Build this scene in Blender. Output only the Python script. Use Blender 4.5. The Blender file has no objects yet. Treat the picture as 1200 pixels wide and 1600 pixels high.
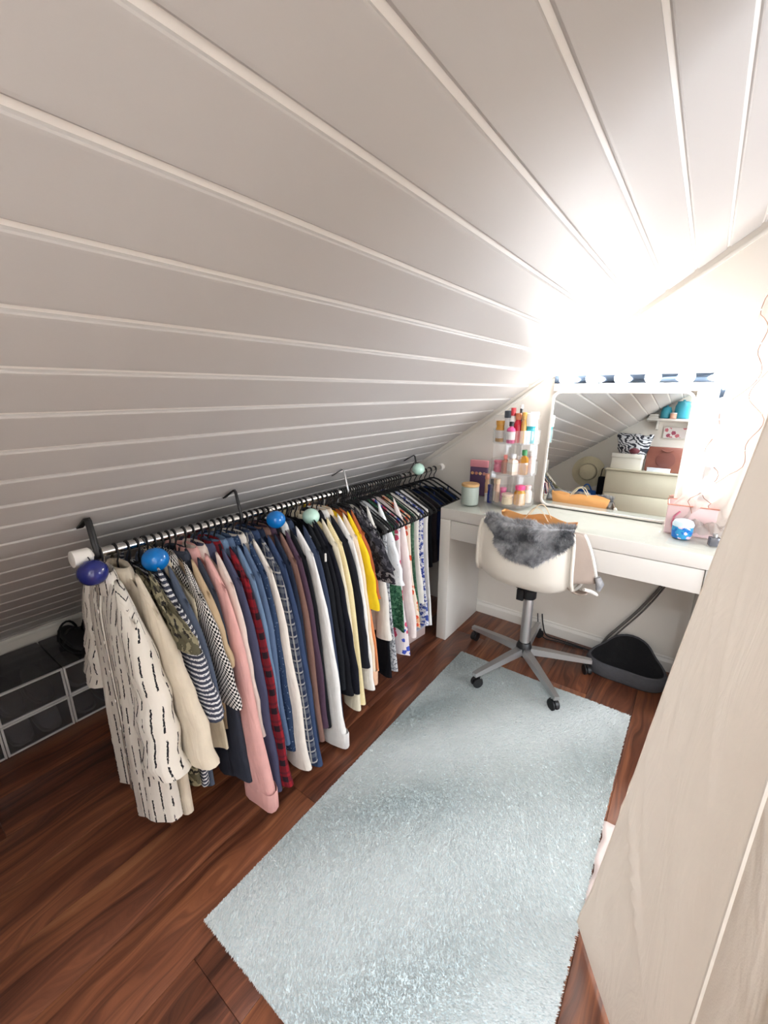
import bpy, bmesh, math, random
import numpy as np
from mathutils import Vector, Matrix
PI = math.pi
C = bpy.context.scene.collection
sc = bpy.context.scene
rnd = random.Random(7)

# ------------------------------------------------------------------ camera, light, exposure
cam_d = bpy.data.cameras.new('camera'); cam = bpy.data.objects.new('camera', cam_d); C.objects.link(cam)
cam_d.sensor_fit = 'HORIZONTAL'; cam_d.sensor_width = 36.0; cam_d.lens = 36.0 * 660 / 1200; cam_d.clip_start = 0.01
cam.location = (0, 0, 1.364)
PITCH = math.atan2(188, 660); YAW = math.atan2(510, math.hypot(660, 188))
cam.rotation_euler = (PI / 2 - PITCH, 0, YAW)
sc.camera = cam
sc.view_settings.view_transform = 'Standard'; sc.view_settings.look = 'None'
sc.view_settings.exposure = 0.96; sc.view_settings.gamma = 1.0; sc.view_settings.use_curve_mapping = False
w = bpy.data.worlds.new('world'); sc.world = w; w.use_nodes = True
w.node_tree.nodes['Background'].inputs[0].default_value = (0.85, 0.92, 1.0, 1); w.node_tree.nodes['Background'].inputs[1].default_value = 1.0
BULB = 33.0          # emission of the vanity bulbs
def area(name, loc, rot, sx, sy, power, col):
    l = bpy.data.lights.new(name, 'AREA'); l.shape = 'RECTANGLE'; l.size = sx; l.size_y = sy; l.energy = power; l.color = col
    o = bpy.data.objects.new(name, l); o.location = loc; o.rotation_euler = rot; C.objects.link(o); return o
# fill light in an unseen roof window, added to light the room from above
roof_fill = area('roof_fill_light', (0.10, -0.435, 2.26), (0, -0.40, 0), 0.62, 0.86, 92, (0.91, 0.955, 1.0))
# fill light in a side window added unseen behind the curtain, brightening the far end
side_fill = area('side_fill_light', (1.62, 1.30, 1.04), (0, PI / 2 - 0.35, 0), 0.9, 1.5, 23, (0.92, 0.96, 1.0))
sc.cycles.transparent_max_bounces = 48

# ------------------------------------------------------------------ material helpers
def lin(c):
    return tuple((v / 255 / 12.92 if v / 255 <= 0.04045 else ((v / 255 + 0.055) / 1.055) ** 2.4) for v in c) + (1,)
class N:
    def __init__(s, name):
        s.m = bpy.data.materials.new(name); s.m.use_nodes = True; s.t = s.m.node_tree; s.b = s.t.nodes['Principled BSDF']
    def n(s, typ, **kw):
        x = s.t.nodes.new(typ)
        for k, v in kw.items(): setattr(x, k, v)
        return x
    def l(s, a, b): s.t.links.new(a, b)
    def val(s, sock, v):
        if hasattr(v, 'is_linked') or hasattr(v, 'links'): s.l(v, sock)
        else: sock.default_value = v
    def math(s, op, a, b=0.0, c=None):
        x = s.n('ShaderNodeMath', operation=op); s.val(x.inputs[0], a); s.val(x.inputs[1], b)
        if c is not None: s.val(x.inputs[2], c)
        return x.outputs[0]
    def mix(s, f, a, b):
        x = s.n('ShaderNodeMix', data_type='RGBA'); s.val(x.inputs[0], f); s.val(x.inputs[6], a); s.val(x.inputs[7], b); return x.outputs[2]
    def noise(s, vec, scale, detail=3, rough=0.5, dist=0.0):
        x = s.n('ShaderNodeTexNoise'); x.inputs['Scale'].default_value = scale; x.inputs['Detail'].default_value = detail
        x.inputs['Roughness'].default_value = rough; x.inputs['Distortion'].default_value = dist
        if vec is not None: s.l(vec, x.inputs['Vector'])
        return x.outputs[0]
    def mapv(s, vec, scale=(1, 1, 1), loc=(0, 0, 0)):
        x = s.n('ShaderNodeMapping'); x.inputs['Scale'].default_value = scale; x.inputs['Location'].default_value = loc; s.l(vec, x.inputs['Vector']); return x.outputs[0]
    def co(s, k): return s.n('ShaderNodeTexCoord').outputs[k]
    def bump(s, h, strength=0.3, dist=0.002):
        x = s.n('ShaderNodeBump'); x.inputs['Strength'].default_value = strength; x.inputs['Distance'].default_value = dist
        s.l(h, x.inputs['Height']); s.l(x.outputs[0], s.b.inputs['Normal'])
def M(name, rgb, rough=0.5, metal=0.0, noise=0.0, nscale=30, bump=0.0, bscale=200, bdist=0.002, spec=0.5, trans=0.0, emit=None, estr=0):
    k = N(name); c = lin(rgb); k.b.inputs['Roughness'].default_value = rough; k.b.inputs['Metallic'].default_value = metal
    k.b.inputs['Specular IOR Level'].default_value = spec
    k.b.inputs['Base Color'].default_value = c
    o = k.co('Object')
    f = k.noise(o, nscale, 4)
    a = tuple(x * (1 - noise) for x in c[:3]) + (1,)
    if noise: k.l(k.mix(f, a, tuple(min(1, x * (1 + noise)) for x in c[:3]) + (1,)), k.b.inputs['Base Color'])
    if bump: k.bump(k.noise(o, bscale, 3), bump, bdist)
    if trans: k.b.inputs['Transmission Weight'].default_value = trans; k.b.inputs['IOR'].default_value = 1.45
    if emit: k.b.inputs['Emission Color'].default_value = lin(emit); k.b.inputs['Emission Strength'].default_value = estr
    return k.m
def clear(name, tint=(255, 255, 255), gloss=0.08, op=0.0, rough=0.03):
    """clear sheet: lets light straight through, with a glossy skin and a little body tint"""
    k = N(name); out = k.t.nodes['Material Output']
    tr = k.n('ShaderNodeBsdfTransparent'); tr.inputs[0].default_value = lin(tint)
    gl = k.n('ShaderNodeBsdfGlossy'); gl.inputs['Roughness'].default_value = rough
    df = k.n('ShaderNodeBsdfDiffuse'); df.inputs[0].default_value = lin(tint)
    lw = k.n('ShaderNodeLayerWeight'); lw.inputs[0].default_value = 0.5
    class fr: outputs = [k.math('ADD', k.math('MULTIPLY', k.math('POWER', lw.outputs[1], 4.0), 0.35), 0.04)]
    m1 = k.n('ShaderNodeMixShader'); m1.inputs[0].default_value = op; k.l(tr.outputs[0], m1.inputs[1]); k.l(df.outputs[0], m1.inputs[2])
    m2 = k.n('ShaderNodeMixShader'); k.l(k.math('ADD', fr.outputs[0], gloss - 0.04), m2.inputs[0]); k.l(m1.outputs[0], m2.inputs[1]); k.l(gl.outputs[0], m2.inputs[2])
    k.l(m2.outputs[0], out.inputs[0]); return k.m

# ------------------------------------------------------------------ mesh helpers
class MB:
    def __init__(s): s.v = []; s.f = []; s.uv = []
    def add(s, vs, fs, uvs=None):
        o = len(s.v); s.v += [tuple(p) for p in vs]; s.f += [tuple(i + o for i in f) for f in fs]
        s.uv += uvs if uvs else [(p[0], p[2]) for p in vs]
    def box(s, x0, x1, y0, y1, z0, z1, b=0.0, mat=None):
        """box, its twelve edges chamfered by b"""
        if b <= 0:
            vs = [(x, y, z) for x in (x0, x1) for y in (y0, y1) for z in (z0, z1)]
            fs = [(0, 1, 3, 2), (4, 6, 7, 5), (0, 4, 5, 1), (2, 3, 7, 6), (0, 2, 6, 4), (1, 5, 7, 3)]
        else:
            bm = bmesh.new(); bmesh.ops.create_cube(bm, size=1)
            for q in bm.verts: q.co = ((x0 + x1) / 2 + q.co.x * (x1 - x0), (y0 + y1) / 2 + q.co.y * (y1 - y0), (z0 + z1) / 2 + q.co.z * (z1 - z0))
            bmesh.ops.bevel(bm, geom=list(bm.edges), offset=b, segments=2, profile=0.5, affect='EDGES')
            bm.verts.index_update(); vs = [tuple(q.co) for q in bm.verts]; fs = [tuple(q.index for q in f.verts) for f in bm.faces]; bm.free()
        if mat is not None: vs = [tuple(mat @ Vector(p)) for p in vs]
        s.add(vs, fs); return s
    def loft(s, rings, caps=(True, True), closed=True, uvs=None):
        n = len(rings[0]); vs = [p for r in rings for p in r]; fs = []
        for i in range(len(rings) - 1):
            for j in range(n if closed else n - 1):
                k = (j + 1) % n; fs.append((i * n + j, i * n + k, (i + 1) * n + k, (i + 1) * n + j))
        if closed and caps[0]: fs.append(tuple(reversed(range(n))))
        if closed and caps[1]: fs.append(tuple((len(rings) - 1) * n + j for j in range(n)))
        s.add(vs, fs, uvs); return s
    def tube(s, pts, r, seg=8, closed=False, caps=True):
        P = [Vector(p) for p in pts]; rings = []; m = len(P)
        rs = r if isinstance(r, (list, tuple)) else [r] * m
        up = None
        for i in range(m):
            if closed: d = P[(i + 1) % m] - P[i - 1]
            else: d = P[min(i + 1, m - 1)] - P[max(i - 1, 0)]
            d.normalize()
            if up is None:
                up = Vector((0, 0, 1)) if abs(d.z) < 0.9 else Vector((1, 0, 0))
            a = d.cross(up)
            if a.length < 1e-4: a = d.cross(Vector((0.3, 1, 0.2)))
            a.normalize(); b = a.cross(d).normalized(); up = b
            rings.append([P[i] + (a * math.cos(t) + b * math.sin(t)) * rs[i] for t in [2 * PI * q / seg for q in range(seg)]])
        if closed: rings.append(rings[0]); caps = False
        s.loft(rings, (caps, caps)); return s
    def lathe(s, prof, seg=20, c=(0, 0, 0), caps=(True, True), sx=1, sy=1, axis='z'):
        rings = []
        for r, h in prof:
            ring = []
            for q in range(seg):
                t = 2 * PI * q / seg; x, y = r * math.cos(t) * sx, r * math.sin(t) * sy
                p = (x, y, h) if axis == 'z' else ((x, h, y) if axis == 'y' else (h, x, y))
                ring.append((p[0] + c[0], p[1] + c[1], p[2] + c[2]))
            rings.append(ring)
        s.loft(rings, caps); return s
    def sphere(s, c, r, seg=14, rows=8, sz=1.0):
        return s.lathe([(r * math.sin(PI * i / rows) + 1e-5, -r * sz * math.cos(PI * i / rows)) for i in range(rows + 1)], seg, c)
    def build(s, name, mat, parent=None, smooth=None, loc=None, solid=0.0, kind=None, ang=40):
        me = bpy.data.meshes.new(name); me.from_pydata(s.v, [], s.f); me.validate()
        bm = bmesh.new(); bm.from_mesh(me); bmesh.ops.recalc_face_normals(bm, faces=bm.faces); bm.to_mesh(me); bm.free()
        if len(me.vertices) == len(s.uv):
            ul = me.uv_layers.new(name='UVMap'); idx = np.empty(len(me.loops), dtype=np.int32); me.loops.foreach_get('vertex_index', idx)
            ul.data.foreach_set('uv', np.array(s.uv, dtype=np.float32)[idx].ravel())
        me.materials.append(mat)
        if smooth is not False:
            for p in me.polygons: p.use_smooth = True
            if smooth is None:
                try: me.set_sharp_from_angle(angle=math.radians(ang))
                except Exception: pass
        o = bpy.data.objects.new(name, me); C.objects.link(o)
        if parent: o.parent = parent
        if loc: o.location = loc
        if solid:
            md = o.modifiers.new('thick', 'SOLIDIFY'); md.thickness = solid; md.offset = 0
        if kind: o['kind'] = kind
        return o
def thing(name, label, cat, loc=(0, 0, 0), rz=0.0, group=None, rot=None):
    o = bpy.data.objects.new(name, None); C.objects.link(o); o.location = loc; o.rotation_euler = rot if rot else (0, 0, rz)
    o.empty_display_size = 0.05; tag(o, label, cat, group); return o
def tag(o, label, cat, group=None):
    o['label'] = label; o['category'] = cat
    if group: o['group'] = group
    return o
def struct(o): o['kind'] = 'structure'; return o
def share(src, name, parent, loc=(0, 0, 0), rot=None, mat=None):
    o = bpy.data.objects.new(name, src.data); C.objects.link(o); o.parent = parent; o.location = loc
    if rot: o.rotation_euler = rot
    return o
def copy_tree(o, loc=None, parent=None):
    c = o.copy(); C.objects.link(c)
    if parent is not None: c.parent = parent
    if loc is not None: c.location = loc
    for ch in list(o.children): copy_tree(ch, None, c)
    return c

# ------------------------------------------------------------------ materials of the room
def wood_floor():
    k = N('laminate'); o = k.co('Object'); inf = k.n('ShaderNodeObjectInfo')
    sh = k.n('ShaderNodeCombineXYZ'); k.l(k.math('MULTIPLY', inf.outputs['Random'], 37.0), sh.inputs[0]); k.l(k.math('MULTIPLY', inf.outputs['Random'], 91.0), sh.inputs[1])
    ad = k.n('ShaderNodeVectorMath', operation='ADD'); k.l(o, ad.inputs[0]); k.l(sh.outputs[0], ad.inputs[1]); v = ad.outputs[0]
    warp = k.noise(k.mapv(v, (5, 1.1, 1)), 1.6, 2)
    cmb = k.n('ShaderNodeCombineXYZ'); sp = k.n('ShaderNodeSeparateXYZ'); k.l(v, sp.inputs[0])
    k.l(k.math('ADD', sp.outputs[0], k.math('MULTIPLY', warp, 0.16)), cmb.inputs[0]); k.l(sp.outputs[1], cmb.inputs[1])
    g1 = k.noise(k.mapv(cmb.outputs[0], (42, 1.6, 1)), 1.0, 6, 0.6)
    g2 = k.noise(k.mapv(cmb.outputs[0], (150, 5, 1)), 1.0, 4, 0.6)
    big = k.noise(k.mapv(cmb.outputs[0], (9, 0.9, 1)), 1.0, 3)
    t = k.math('ADD', k.math('MULTIPLY', g1, 0.6), k.math('ADD', k.math('MULTIPLY', g2, 0.25), k.math('MULTIPLY', big, 0.35)))
    t = k.math('ADD', t, k.math('MULTIPLY', k.math('SUBTRACT', inf.outputs['Random'], 0.5), 0.14))
    r = k.n('ShaderNodeValToRGB'); k.l(t, r.inputs[0]); e = r.color_ramp.elements
    e[0].position = 0.42; e[0].color = lin((58, 32, 23)); e[1].position = 0.82; e[1].color = lin((176, 118, 80))
    x = r.color_ramp.elements.new(0.56); x.color = lin((104, 60, 42)); x = r.color_ramp.elements.new(0.68); x.color = lin((138, 84, 56))
    k.l(r.outputs[0], k.b.inputs['Base Color']); k.b.inputs['Roughness'].default_value = 0.33
    k.l(k.math('ADD', k.math('MULTIPLY', g1, 0.2), 0.24), k.b.inputs['Roughness'])
    k.bump(g2, 0.12, 0.0006); return k.m
def painted_wood(name, rgb, amt):
    k = N(name); o = k.co('Object'); inf = k.n('ShaderNodeObjectInfo')
    v = k.n('ShaderNodeVectorMath', operation='ADD'); k.l(o, v.inputs[0])
    s2 = k.n('ShaderNodeCombineXYZ'); k.l(k.math('MULTIPLY', inf.outputs['Random'], 50.0), s2.inputs[1]); k.l(s2.outputs[0], v.inputs[1])
    c = lin(rgb)
    f = k.noise(v.outputs[0], 3.0, 4)
    k.l(k.mix(f, tuple(q * (1 - amt) for q in c[:3]) + (1,), tuple(q * (1 + amt) for q in c[:3]) + (1,)), k.b.inputs['Base Color'])
    k.b.inputs['Roughness'].default_value = 0.42; k.b.inputs['Specular IOR Level'].default_value = 0.35
    fine = k.noise(k.mapv(v.outputs[0], (60, 14, 60)), 1.0, 5, 0.6); blot = k.noise(v.outputs[0], 38, 2)
    k.bump(k.math('ADD', fine, k.math('MULTIPLY', k.math('GREATER_THAN', blot, 0.72), 1.2)), 0.22, 0.0015); return k.m
m_floor = wood_floor(); m_sub = M('floor_underlay', (30, 18, 12), 0.9)
m_plank = painted_wood('ceiling_paint', (193, 189, 186), 0.03); m_groove = M('groove_catchlight', (238, 234, 229), 0.5)  # groove backing coloured lighter than the boards to imitate caught light
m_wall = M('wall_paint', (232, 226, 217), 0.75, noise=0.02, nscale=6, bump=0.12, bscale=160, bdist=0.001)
m_trim = M('trim_paint', (232, 228, 220), 0.45, bump=0.05)
m_white = M('white_lacquer', (222, 218, 211), 0.35, bump=0.02)
m_black = M('black_plastic', (22, 22, 24), 0.45, bump=0.04)
m_velvet = M('black_velvet', (16, 16, 18), 0.8, bump=0.1, bscale=600)
m_chrome = M('chrome', (214, 212, 208), 0.16, 1.0)
m_alu = M('brushed_metal', (190, 190, 190), 0.38, 0.85, bump=0.04)
m_wplast = M('white_plastic', (238, 234, 228), 0.4)
m_clear = clear('clear_acrylic', (252, 252, 252), 0.07, 0.05)
m_glass = clear('window_glass', (250, 252, 255), 0.05, 0.0)

# ------------------------------------------------------------------ the room
AL = math.atan(0.7013); CA, SA = math.cos(AL), math.sin(AL); Z0 = 1.9352
XR = 0.75; ZR = Z0 + 0.7013 * XR; YB = 2.34; YF = -1.0; XK = -2.285
fl = struct(MB().box(XK - 0.05, 1.6, YF - 0.05, YB + 0.05, -0.05, -0.012).build('floor', m_sub))
PWD, PLN = 0.19, 1.285
pl = None
for i in range(23):
    x0 = XK - 0.04 + i * PWD; y = YF - 0.05 - PLN * ((i * 0.37) % 1.0)
    while y < YB + 0.02:
        a, b = max(y, YF - 0.04), min(y + PLN, YB + 0.04)
        if b - a > 0.03 and x0 < 1.5:
            MB().box(-PWD / 2 + 0.0004, PWD / 2 - 0.0004, 0.0005, b - a - 0.0005, -0.012, 0.0, 0.0012).build('plank', m_floor, fl, loc=(x0 + PWD / 2, a, 0))
        y += PLN
# left slope: painted boards with recessed joints
P = 0.113; G0 = -0.041
SW0, SW1, WY0, WY1 = G0, G0 + 5 * P, -0.86, -0.03     # opening for the added roof window
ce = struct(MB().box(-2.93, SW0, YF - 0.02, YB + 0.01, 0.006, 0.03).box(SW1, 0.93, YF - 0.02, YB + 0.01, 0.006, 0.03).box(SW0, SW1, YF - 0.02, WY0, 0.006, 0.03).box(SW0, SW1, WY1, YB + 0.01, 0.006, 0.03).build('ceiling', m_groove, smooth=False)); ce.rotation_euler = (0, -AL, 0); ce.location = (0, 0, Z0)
pm = None
def plank_mesh(L):
    hw, dp, ch = 0.0485, 0.006, 0.0035
    pr = [(-hw - ch, dp), (-hw - ch * 0.6, dp * 0.35), (-hw, 0.0003), (-hw + 0.004, 0), (hw - 0.004, 0), (hw, 0.0003), (hw + ch * 0.6, dp * 0.35), (hw + ch, dp)]
    return MB().loft([[(x, 0, z) for x, z in pr], [(x, L, z) for x, z in pr]])
n = 0
for i in range(-8, 25):
    s = G0 - P * (i + 0.5)
    if -6 < i < 0:
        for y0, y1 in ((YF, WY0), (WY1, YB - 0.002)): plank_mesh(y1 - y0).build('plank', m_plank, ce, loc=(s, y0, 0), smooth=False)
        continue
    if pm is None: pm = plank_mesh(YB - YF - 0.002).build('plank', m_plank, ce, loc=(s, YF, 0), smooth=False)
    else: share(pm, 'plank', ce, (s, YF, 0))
# right slope beyond the curtain
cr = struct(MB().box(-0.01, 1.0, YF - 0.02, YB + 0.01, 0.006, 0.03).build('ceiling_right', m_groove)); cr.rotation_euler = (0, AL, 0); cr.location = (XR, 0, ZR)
for i in range(8): share(pm, 'plank', cr, (0.06 + P * i, YF, 0))
m = MB().box(XK - 0.06, 2.1, YB, YB + 0.06, -0.02, 2.6); struct(m.build('wall_back', m_wall, smooth=False))
struct(MB().box(XK - 0.06, 2.1, YF - 0.08, YF, -0.02, 2.6).build('wall_front', m_wall, smooth=False))
struct(MB().box(XK - 0.06, XK, YF, YB, -0.02, Z0 + 0.7013 * XK + 0.04).build('wall_left', m_wall, smooth=False))
VY0, VY1, VZ0, VZ1, XW = 0.50, 2.10, 0.52, 1.52, 1.50  # opening for the added side window, unseen behind the curtain
m = MB().box(XW, XW + 0.06, YF, VY0, -0.02, 1.98).box(XW, XW + 0.06, VY1, YB, -0.02, 1.98).box(XW, XW + 0.06, VY0, VY1, -0.02, VZ0).box(XW, XW + 0.06, VY0, VY1, VZ1, 1.98)
struct(m.build('wall_right', m_wall, smooth=False))
w2 = struct(MB().box(XW + 0.01, XW + 0.05, VY0, VY0 + 0.05, VZ0, VZ1, 0.003).box(XW + 0.01, XW + 0.05, VY1 - 0.05, VY1, VZ0, VZ1, 0.003).box(XW + 0.01, XW + 0.05, VY0 + 0.05, VY1 - 0.05, VZ0, VZ0 + 0.05, 0.003).box(XW + 0.01, XW + 0.05, VY0 + 0.05, VY1 - 0.05, VZ1 - 0.05, VZ1, 0.003).build('added_side_window', m_trim))
MB().box(XW + 0.02, XW + 0.045, 1.28, 1.32, VZ0 + 0.05, VZ1 - 0.05, 0.003).build('mullion', m_trim, w2)
for y0, y1 in ((VY0 + 0.05, 1.28), (1.32, VY1 - 0.05)): MB().box(XW + 0.03, XW + 0.034, y0, y1, VZ0 + 0.05, VZ1 - 0.05).build('pane', m_glass, w2, smooth=False)
wd = struct(MB().box(SW0, SW1, WY0, WY0 + 0.03, -0.004, 0.10).box(SW0, SW1, WY1 - 0.03, WY1, -0.004, 0.10).box(SW0, SW0 + 0.03, WY0 + 0.03, WY1 - 0.03, -0.004, 0.10).box(SW1 - 0.03, SW1, WY0 + 0.03, WY1 - 0.03, -0.004, 0.10).build('added_roof_window', m_trim, smooth=False)); wd.rotation_euler = (0, -AL, 0); wd.location = (0, 0, Z0)
MB().box(SW0 + 0.03, SW1 - 0.03, WY0 + 0.03, WY1 - 0.03, 0.04, 0.044).build('pane', m_glass, wd, smooth=False)
MB().box(SW0 + 0.03, SW1 - 0.03, (WY0 + WY1) / 2 - 0.012, (WY0 + WY1) / 2 + 0.012, 0.02, 0.038, 0.002).build('glazing_bar', m_trim, wd)
def skirting(name, x0, x1):
    pr = [(0, 0), (-0.014, 0), (-0.014, 0.052), (-0.010, 0.060), (-0.006, 0.066), (-0.006, 0.074), (0, 0.078)]
    return struct(MB().loft([[(x, YB + y, z) for y, z in pr] for x in (x0, x1)]).build(name, m_trim, smooth=False))
skirting('baseboard_back', -1.0, 1.49)
# strip where the slope meets the back wall, and the ledge strip on the knee wall
tr = struct(MB().box(-2.75, 0.86, YB - 0.008, YB, -0.036, -0.020, 0.002).build('trim_1', m_trim)); tr.rotation_euler = (0, -AL, 0); tr.location = (0, 0, Z0)
zk = Z0 + 0.7013 * XK
struct(MB().box(XK, XK + 0.014, YF, YB, zk - 0.02, zk - 0.002, 0.003).build('trim_2', m_trim))

# ------------------------------------------------------------------ rug
def blades(root_pts, nrm, ln, wd, lean, rs, spread=0.5):
    """n x 3 roots -> one triangle per tuft, leaning along `lean`"""
    n = len(root_pts); d = nrm + lean + rs.normal(0, spread, (n, 3)) * 0.6
    d /= np.linalg.norm(d, axis=1, keepdims=True)
    L = ln * rs.uniform(0.7, 1.25, (n, 1)); t = np.cross(d, rs.normal(0, 1, (n, 3))); t /= np.linalg.norm(t, axis=1, keepdims=True) + 1e-9
    v = np.empty((n, 3, 3)); v[:, 0] = root_pts - t * wd / 2; v[:, 1] = root_pts + t * wd / 2; v[:, 2] = root_pts + d * L
    return v.reshape(-1, 3)
def tri_mesh(name, v, mat, parent, kind='stuff'):
    me = bpy.data.meshes.new(name); n = len(v)
    me.vertices.add(n); me.vertices.foreach_set('co', v.astype(np.float32).ravel())
    me.loops.add(n); me.loops.foreach_set('vertex_index', np.arange(n, dtype=np.int32))
    me.polygons.add(n // 3); me.polygons.foreach_set('loop_start', np.arange(0, n, 3, dtype=np.int32))
    me.update(); me.validate(); me.materials.append(mat)
    o = bpy.data.objects.new(name, me); C.objects.link(o); o.parent = parent; o['kind'] = kind; return o
def rug_mat():
    k = N('rug_pile'); o = k.co('Object')
    a = k.noise(o, 9, 5, 0.6); b = k.noise(o, 170, 2)
    f = k.math('ADD', k.math('MULTIPLY', a, 0.7), k.math('MULTIPLY', b, 0.35))
    k.l(k.mix(f, lin((218, 224, 221)), lin((248, 249, 247))), k.b.inputs['Base Color']); k.b.inputs['Roughness'].default_value = 0.95
    k.b.inputs['Specular IOR Level'].default_value = 0.1; return k.m
m_rug = rug_mat(); m_rugback = M('rug_backing', (214, 224, 224), 0.95)
rug = thing('rug', 'pale grey-blue short pile rug lying on the dark wood floor', 'rug', (-0.453, 1.10, 0))
RX, RY = 0.402, 0.755
MB().box(-RX, RX, -RY, RY, 0.0, 0.010, 0.003).build('backing', m_rugback, rug)
rs = np.random.RandomState(3); nb = 260000
px = rs.uniform(-RX, RX, nb); py = rs.uniform(-RY, RY, nb)
lx = 0.5 * np.sin(px * 7 + py * 4) * 0.5 + 0.15; ly = -0.35 + 0.5 * np.sin(py * 5 - px * 6)
lean = np.stack([0.35 + lx * 0.6, ly, np.zeros(nb)], 1)
tri_mesh('pile', blades(np.stack([px, py, np.full(nb, 0.0095)], 1), np.array([[0, 0, 1.0]]), 0.0088, 0.0046, lean * 2.4, rs, 0.16), m_rug, rug)

# ------------------------------------------------------------------ clothes rail
RA = Vector((-1.235, 0.355, 0.952)); RB = Vector((-1.285, 2.335, 0.908))
def rail_at(y): t = (y - RA.y) / (RB.y - RA.y); return RA + (RB - RA) * t
rail = thing('clothes_rail', 'long chrome clothes rail under the sloping ceiling, white end caps', 'rail', RA)
d = (RB - RA)
MB().tube([(0, 0, 0), d * 0.25, d * 0.5, d * 0.75, d], 0.0125, 16).build('pole', m_chrome, rail)
dn = d.normalized()
def cap(at, s):
    return MB().tube([at - dn * 0.028 * s, at - dn * 0.026 * s, at + dn * 0.012 * s, at + dn * 0.018 * s], [0.018, 0.022, 0.022, 0.016], 18)
cap(Vector((0, 0, 0)), 1).build('end_cap', m_wplast, rail); cap(d, -1).build('end_cap', m_wplast, rail)
for q, y in enumerate((0.385, 0.835, 1.41, 2.03)):
    p = rail_at(y); t = p - RA; zc = Z0 + 0.7013 * (p.x - 0.06) - p.z
    mm = MB()
    # flat strap: foot on the slope, drop, cradle under the rail
    pts = [(-0.075, zc - 0.012), (-0.052, zc + 0.004), (-0.02, zc + 0.022 - 0.004), (-0.008, zc + 0.005), (0.004, 0.02), (0.006, 0.0145)]
    wv = 0.008 if q == 0 else 0.005
    rings = []
    for (a, z) in [(-0.085, zc - 0.02), (-0.02, zc + 0.018), (-0.012, zc + 0.012), (0.006, 0.02), (0.0135, 0.0), (0.009, -0.011), (0.0, -0.0145), (-0.010, -0.011)]:
        rings.append([(t.x + a, t.y - wv, t.z + z), (t.x + a, t.y + wv, t.z + z)])
    vs = [p2 for r in rings for p2 in r]; fs = [(2 * i, 2 * i + 1, 2 * i + 3, 2 * i + 2) for i in range(len(rings) - 1)]
    mm.add(vs, fs); mm.build('bracket', m_black if q != 2 else m_alu, rail, solid=0.004)
# glass balls hanging at the rail
def ball(y, x, z, r, mat, label):
    t = thing('glass_ball', label, 'ball', (x, y, z), 0, 'coloured glass balls on the clothes rail')
    MB().sphere((0, 0, 0), r, 24, 14, 0.94).build('ball', mat, t)
    p = rail_at(y) - Vector((x, y, z))
    hk = [(0, 0, r * 0.9), (p.x * 0.35, p.y, r * 1.08), (p.x * 0.7, p.y, p.z * 0.5 + r * 0.5), (p.x + 0.017, p.y, p.z), (p.x + 0.012, p.y, p.z + 0.013), (p.x, p.y, p.z + 0.017), (p.x - 0.012, p.y, p.z + 0.013), (p.x - 0.016, p.y, p.z)]
    MB().tube(hk, 0.0016, 6).build('hook', m_black, t)
def ballmat(n, c): return M(n, c, 0.06, noise=0.25, nscale=40, spec=0.7)
mb_navy, mb_blue, mb_mint = ballmat('glass_navy', (36, 44, 118)), ballmat('glass_blue', (8, 118, 200)), ballmat('glass_mint', (190, 226, 210))
ball(0.358, -1.200, 0.916, 0.036, mb_navy, 'dark navy glass ball hanging at the near end of the rail')
ball(0.505, -1.178, 0.909, 0.036, mb_blue, 'bright blue glass ball above the striped and cream shirts')
ball(0.934, -1.178, 0.922, 0.034, mb_blue, 'bright blue glass ball above the brown and plum shirts')
ball(1.105, -1.178, 0.893, 0.034, mb_mint, 'pale mint glass ball beside the black shirts mid rail')
ball(1.928, -1.200, 0.961, 0.034, mb_mint, 'pale mint glass ball near the far bracket of the rail')

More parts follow.
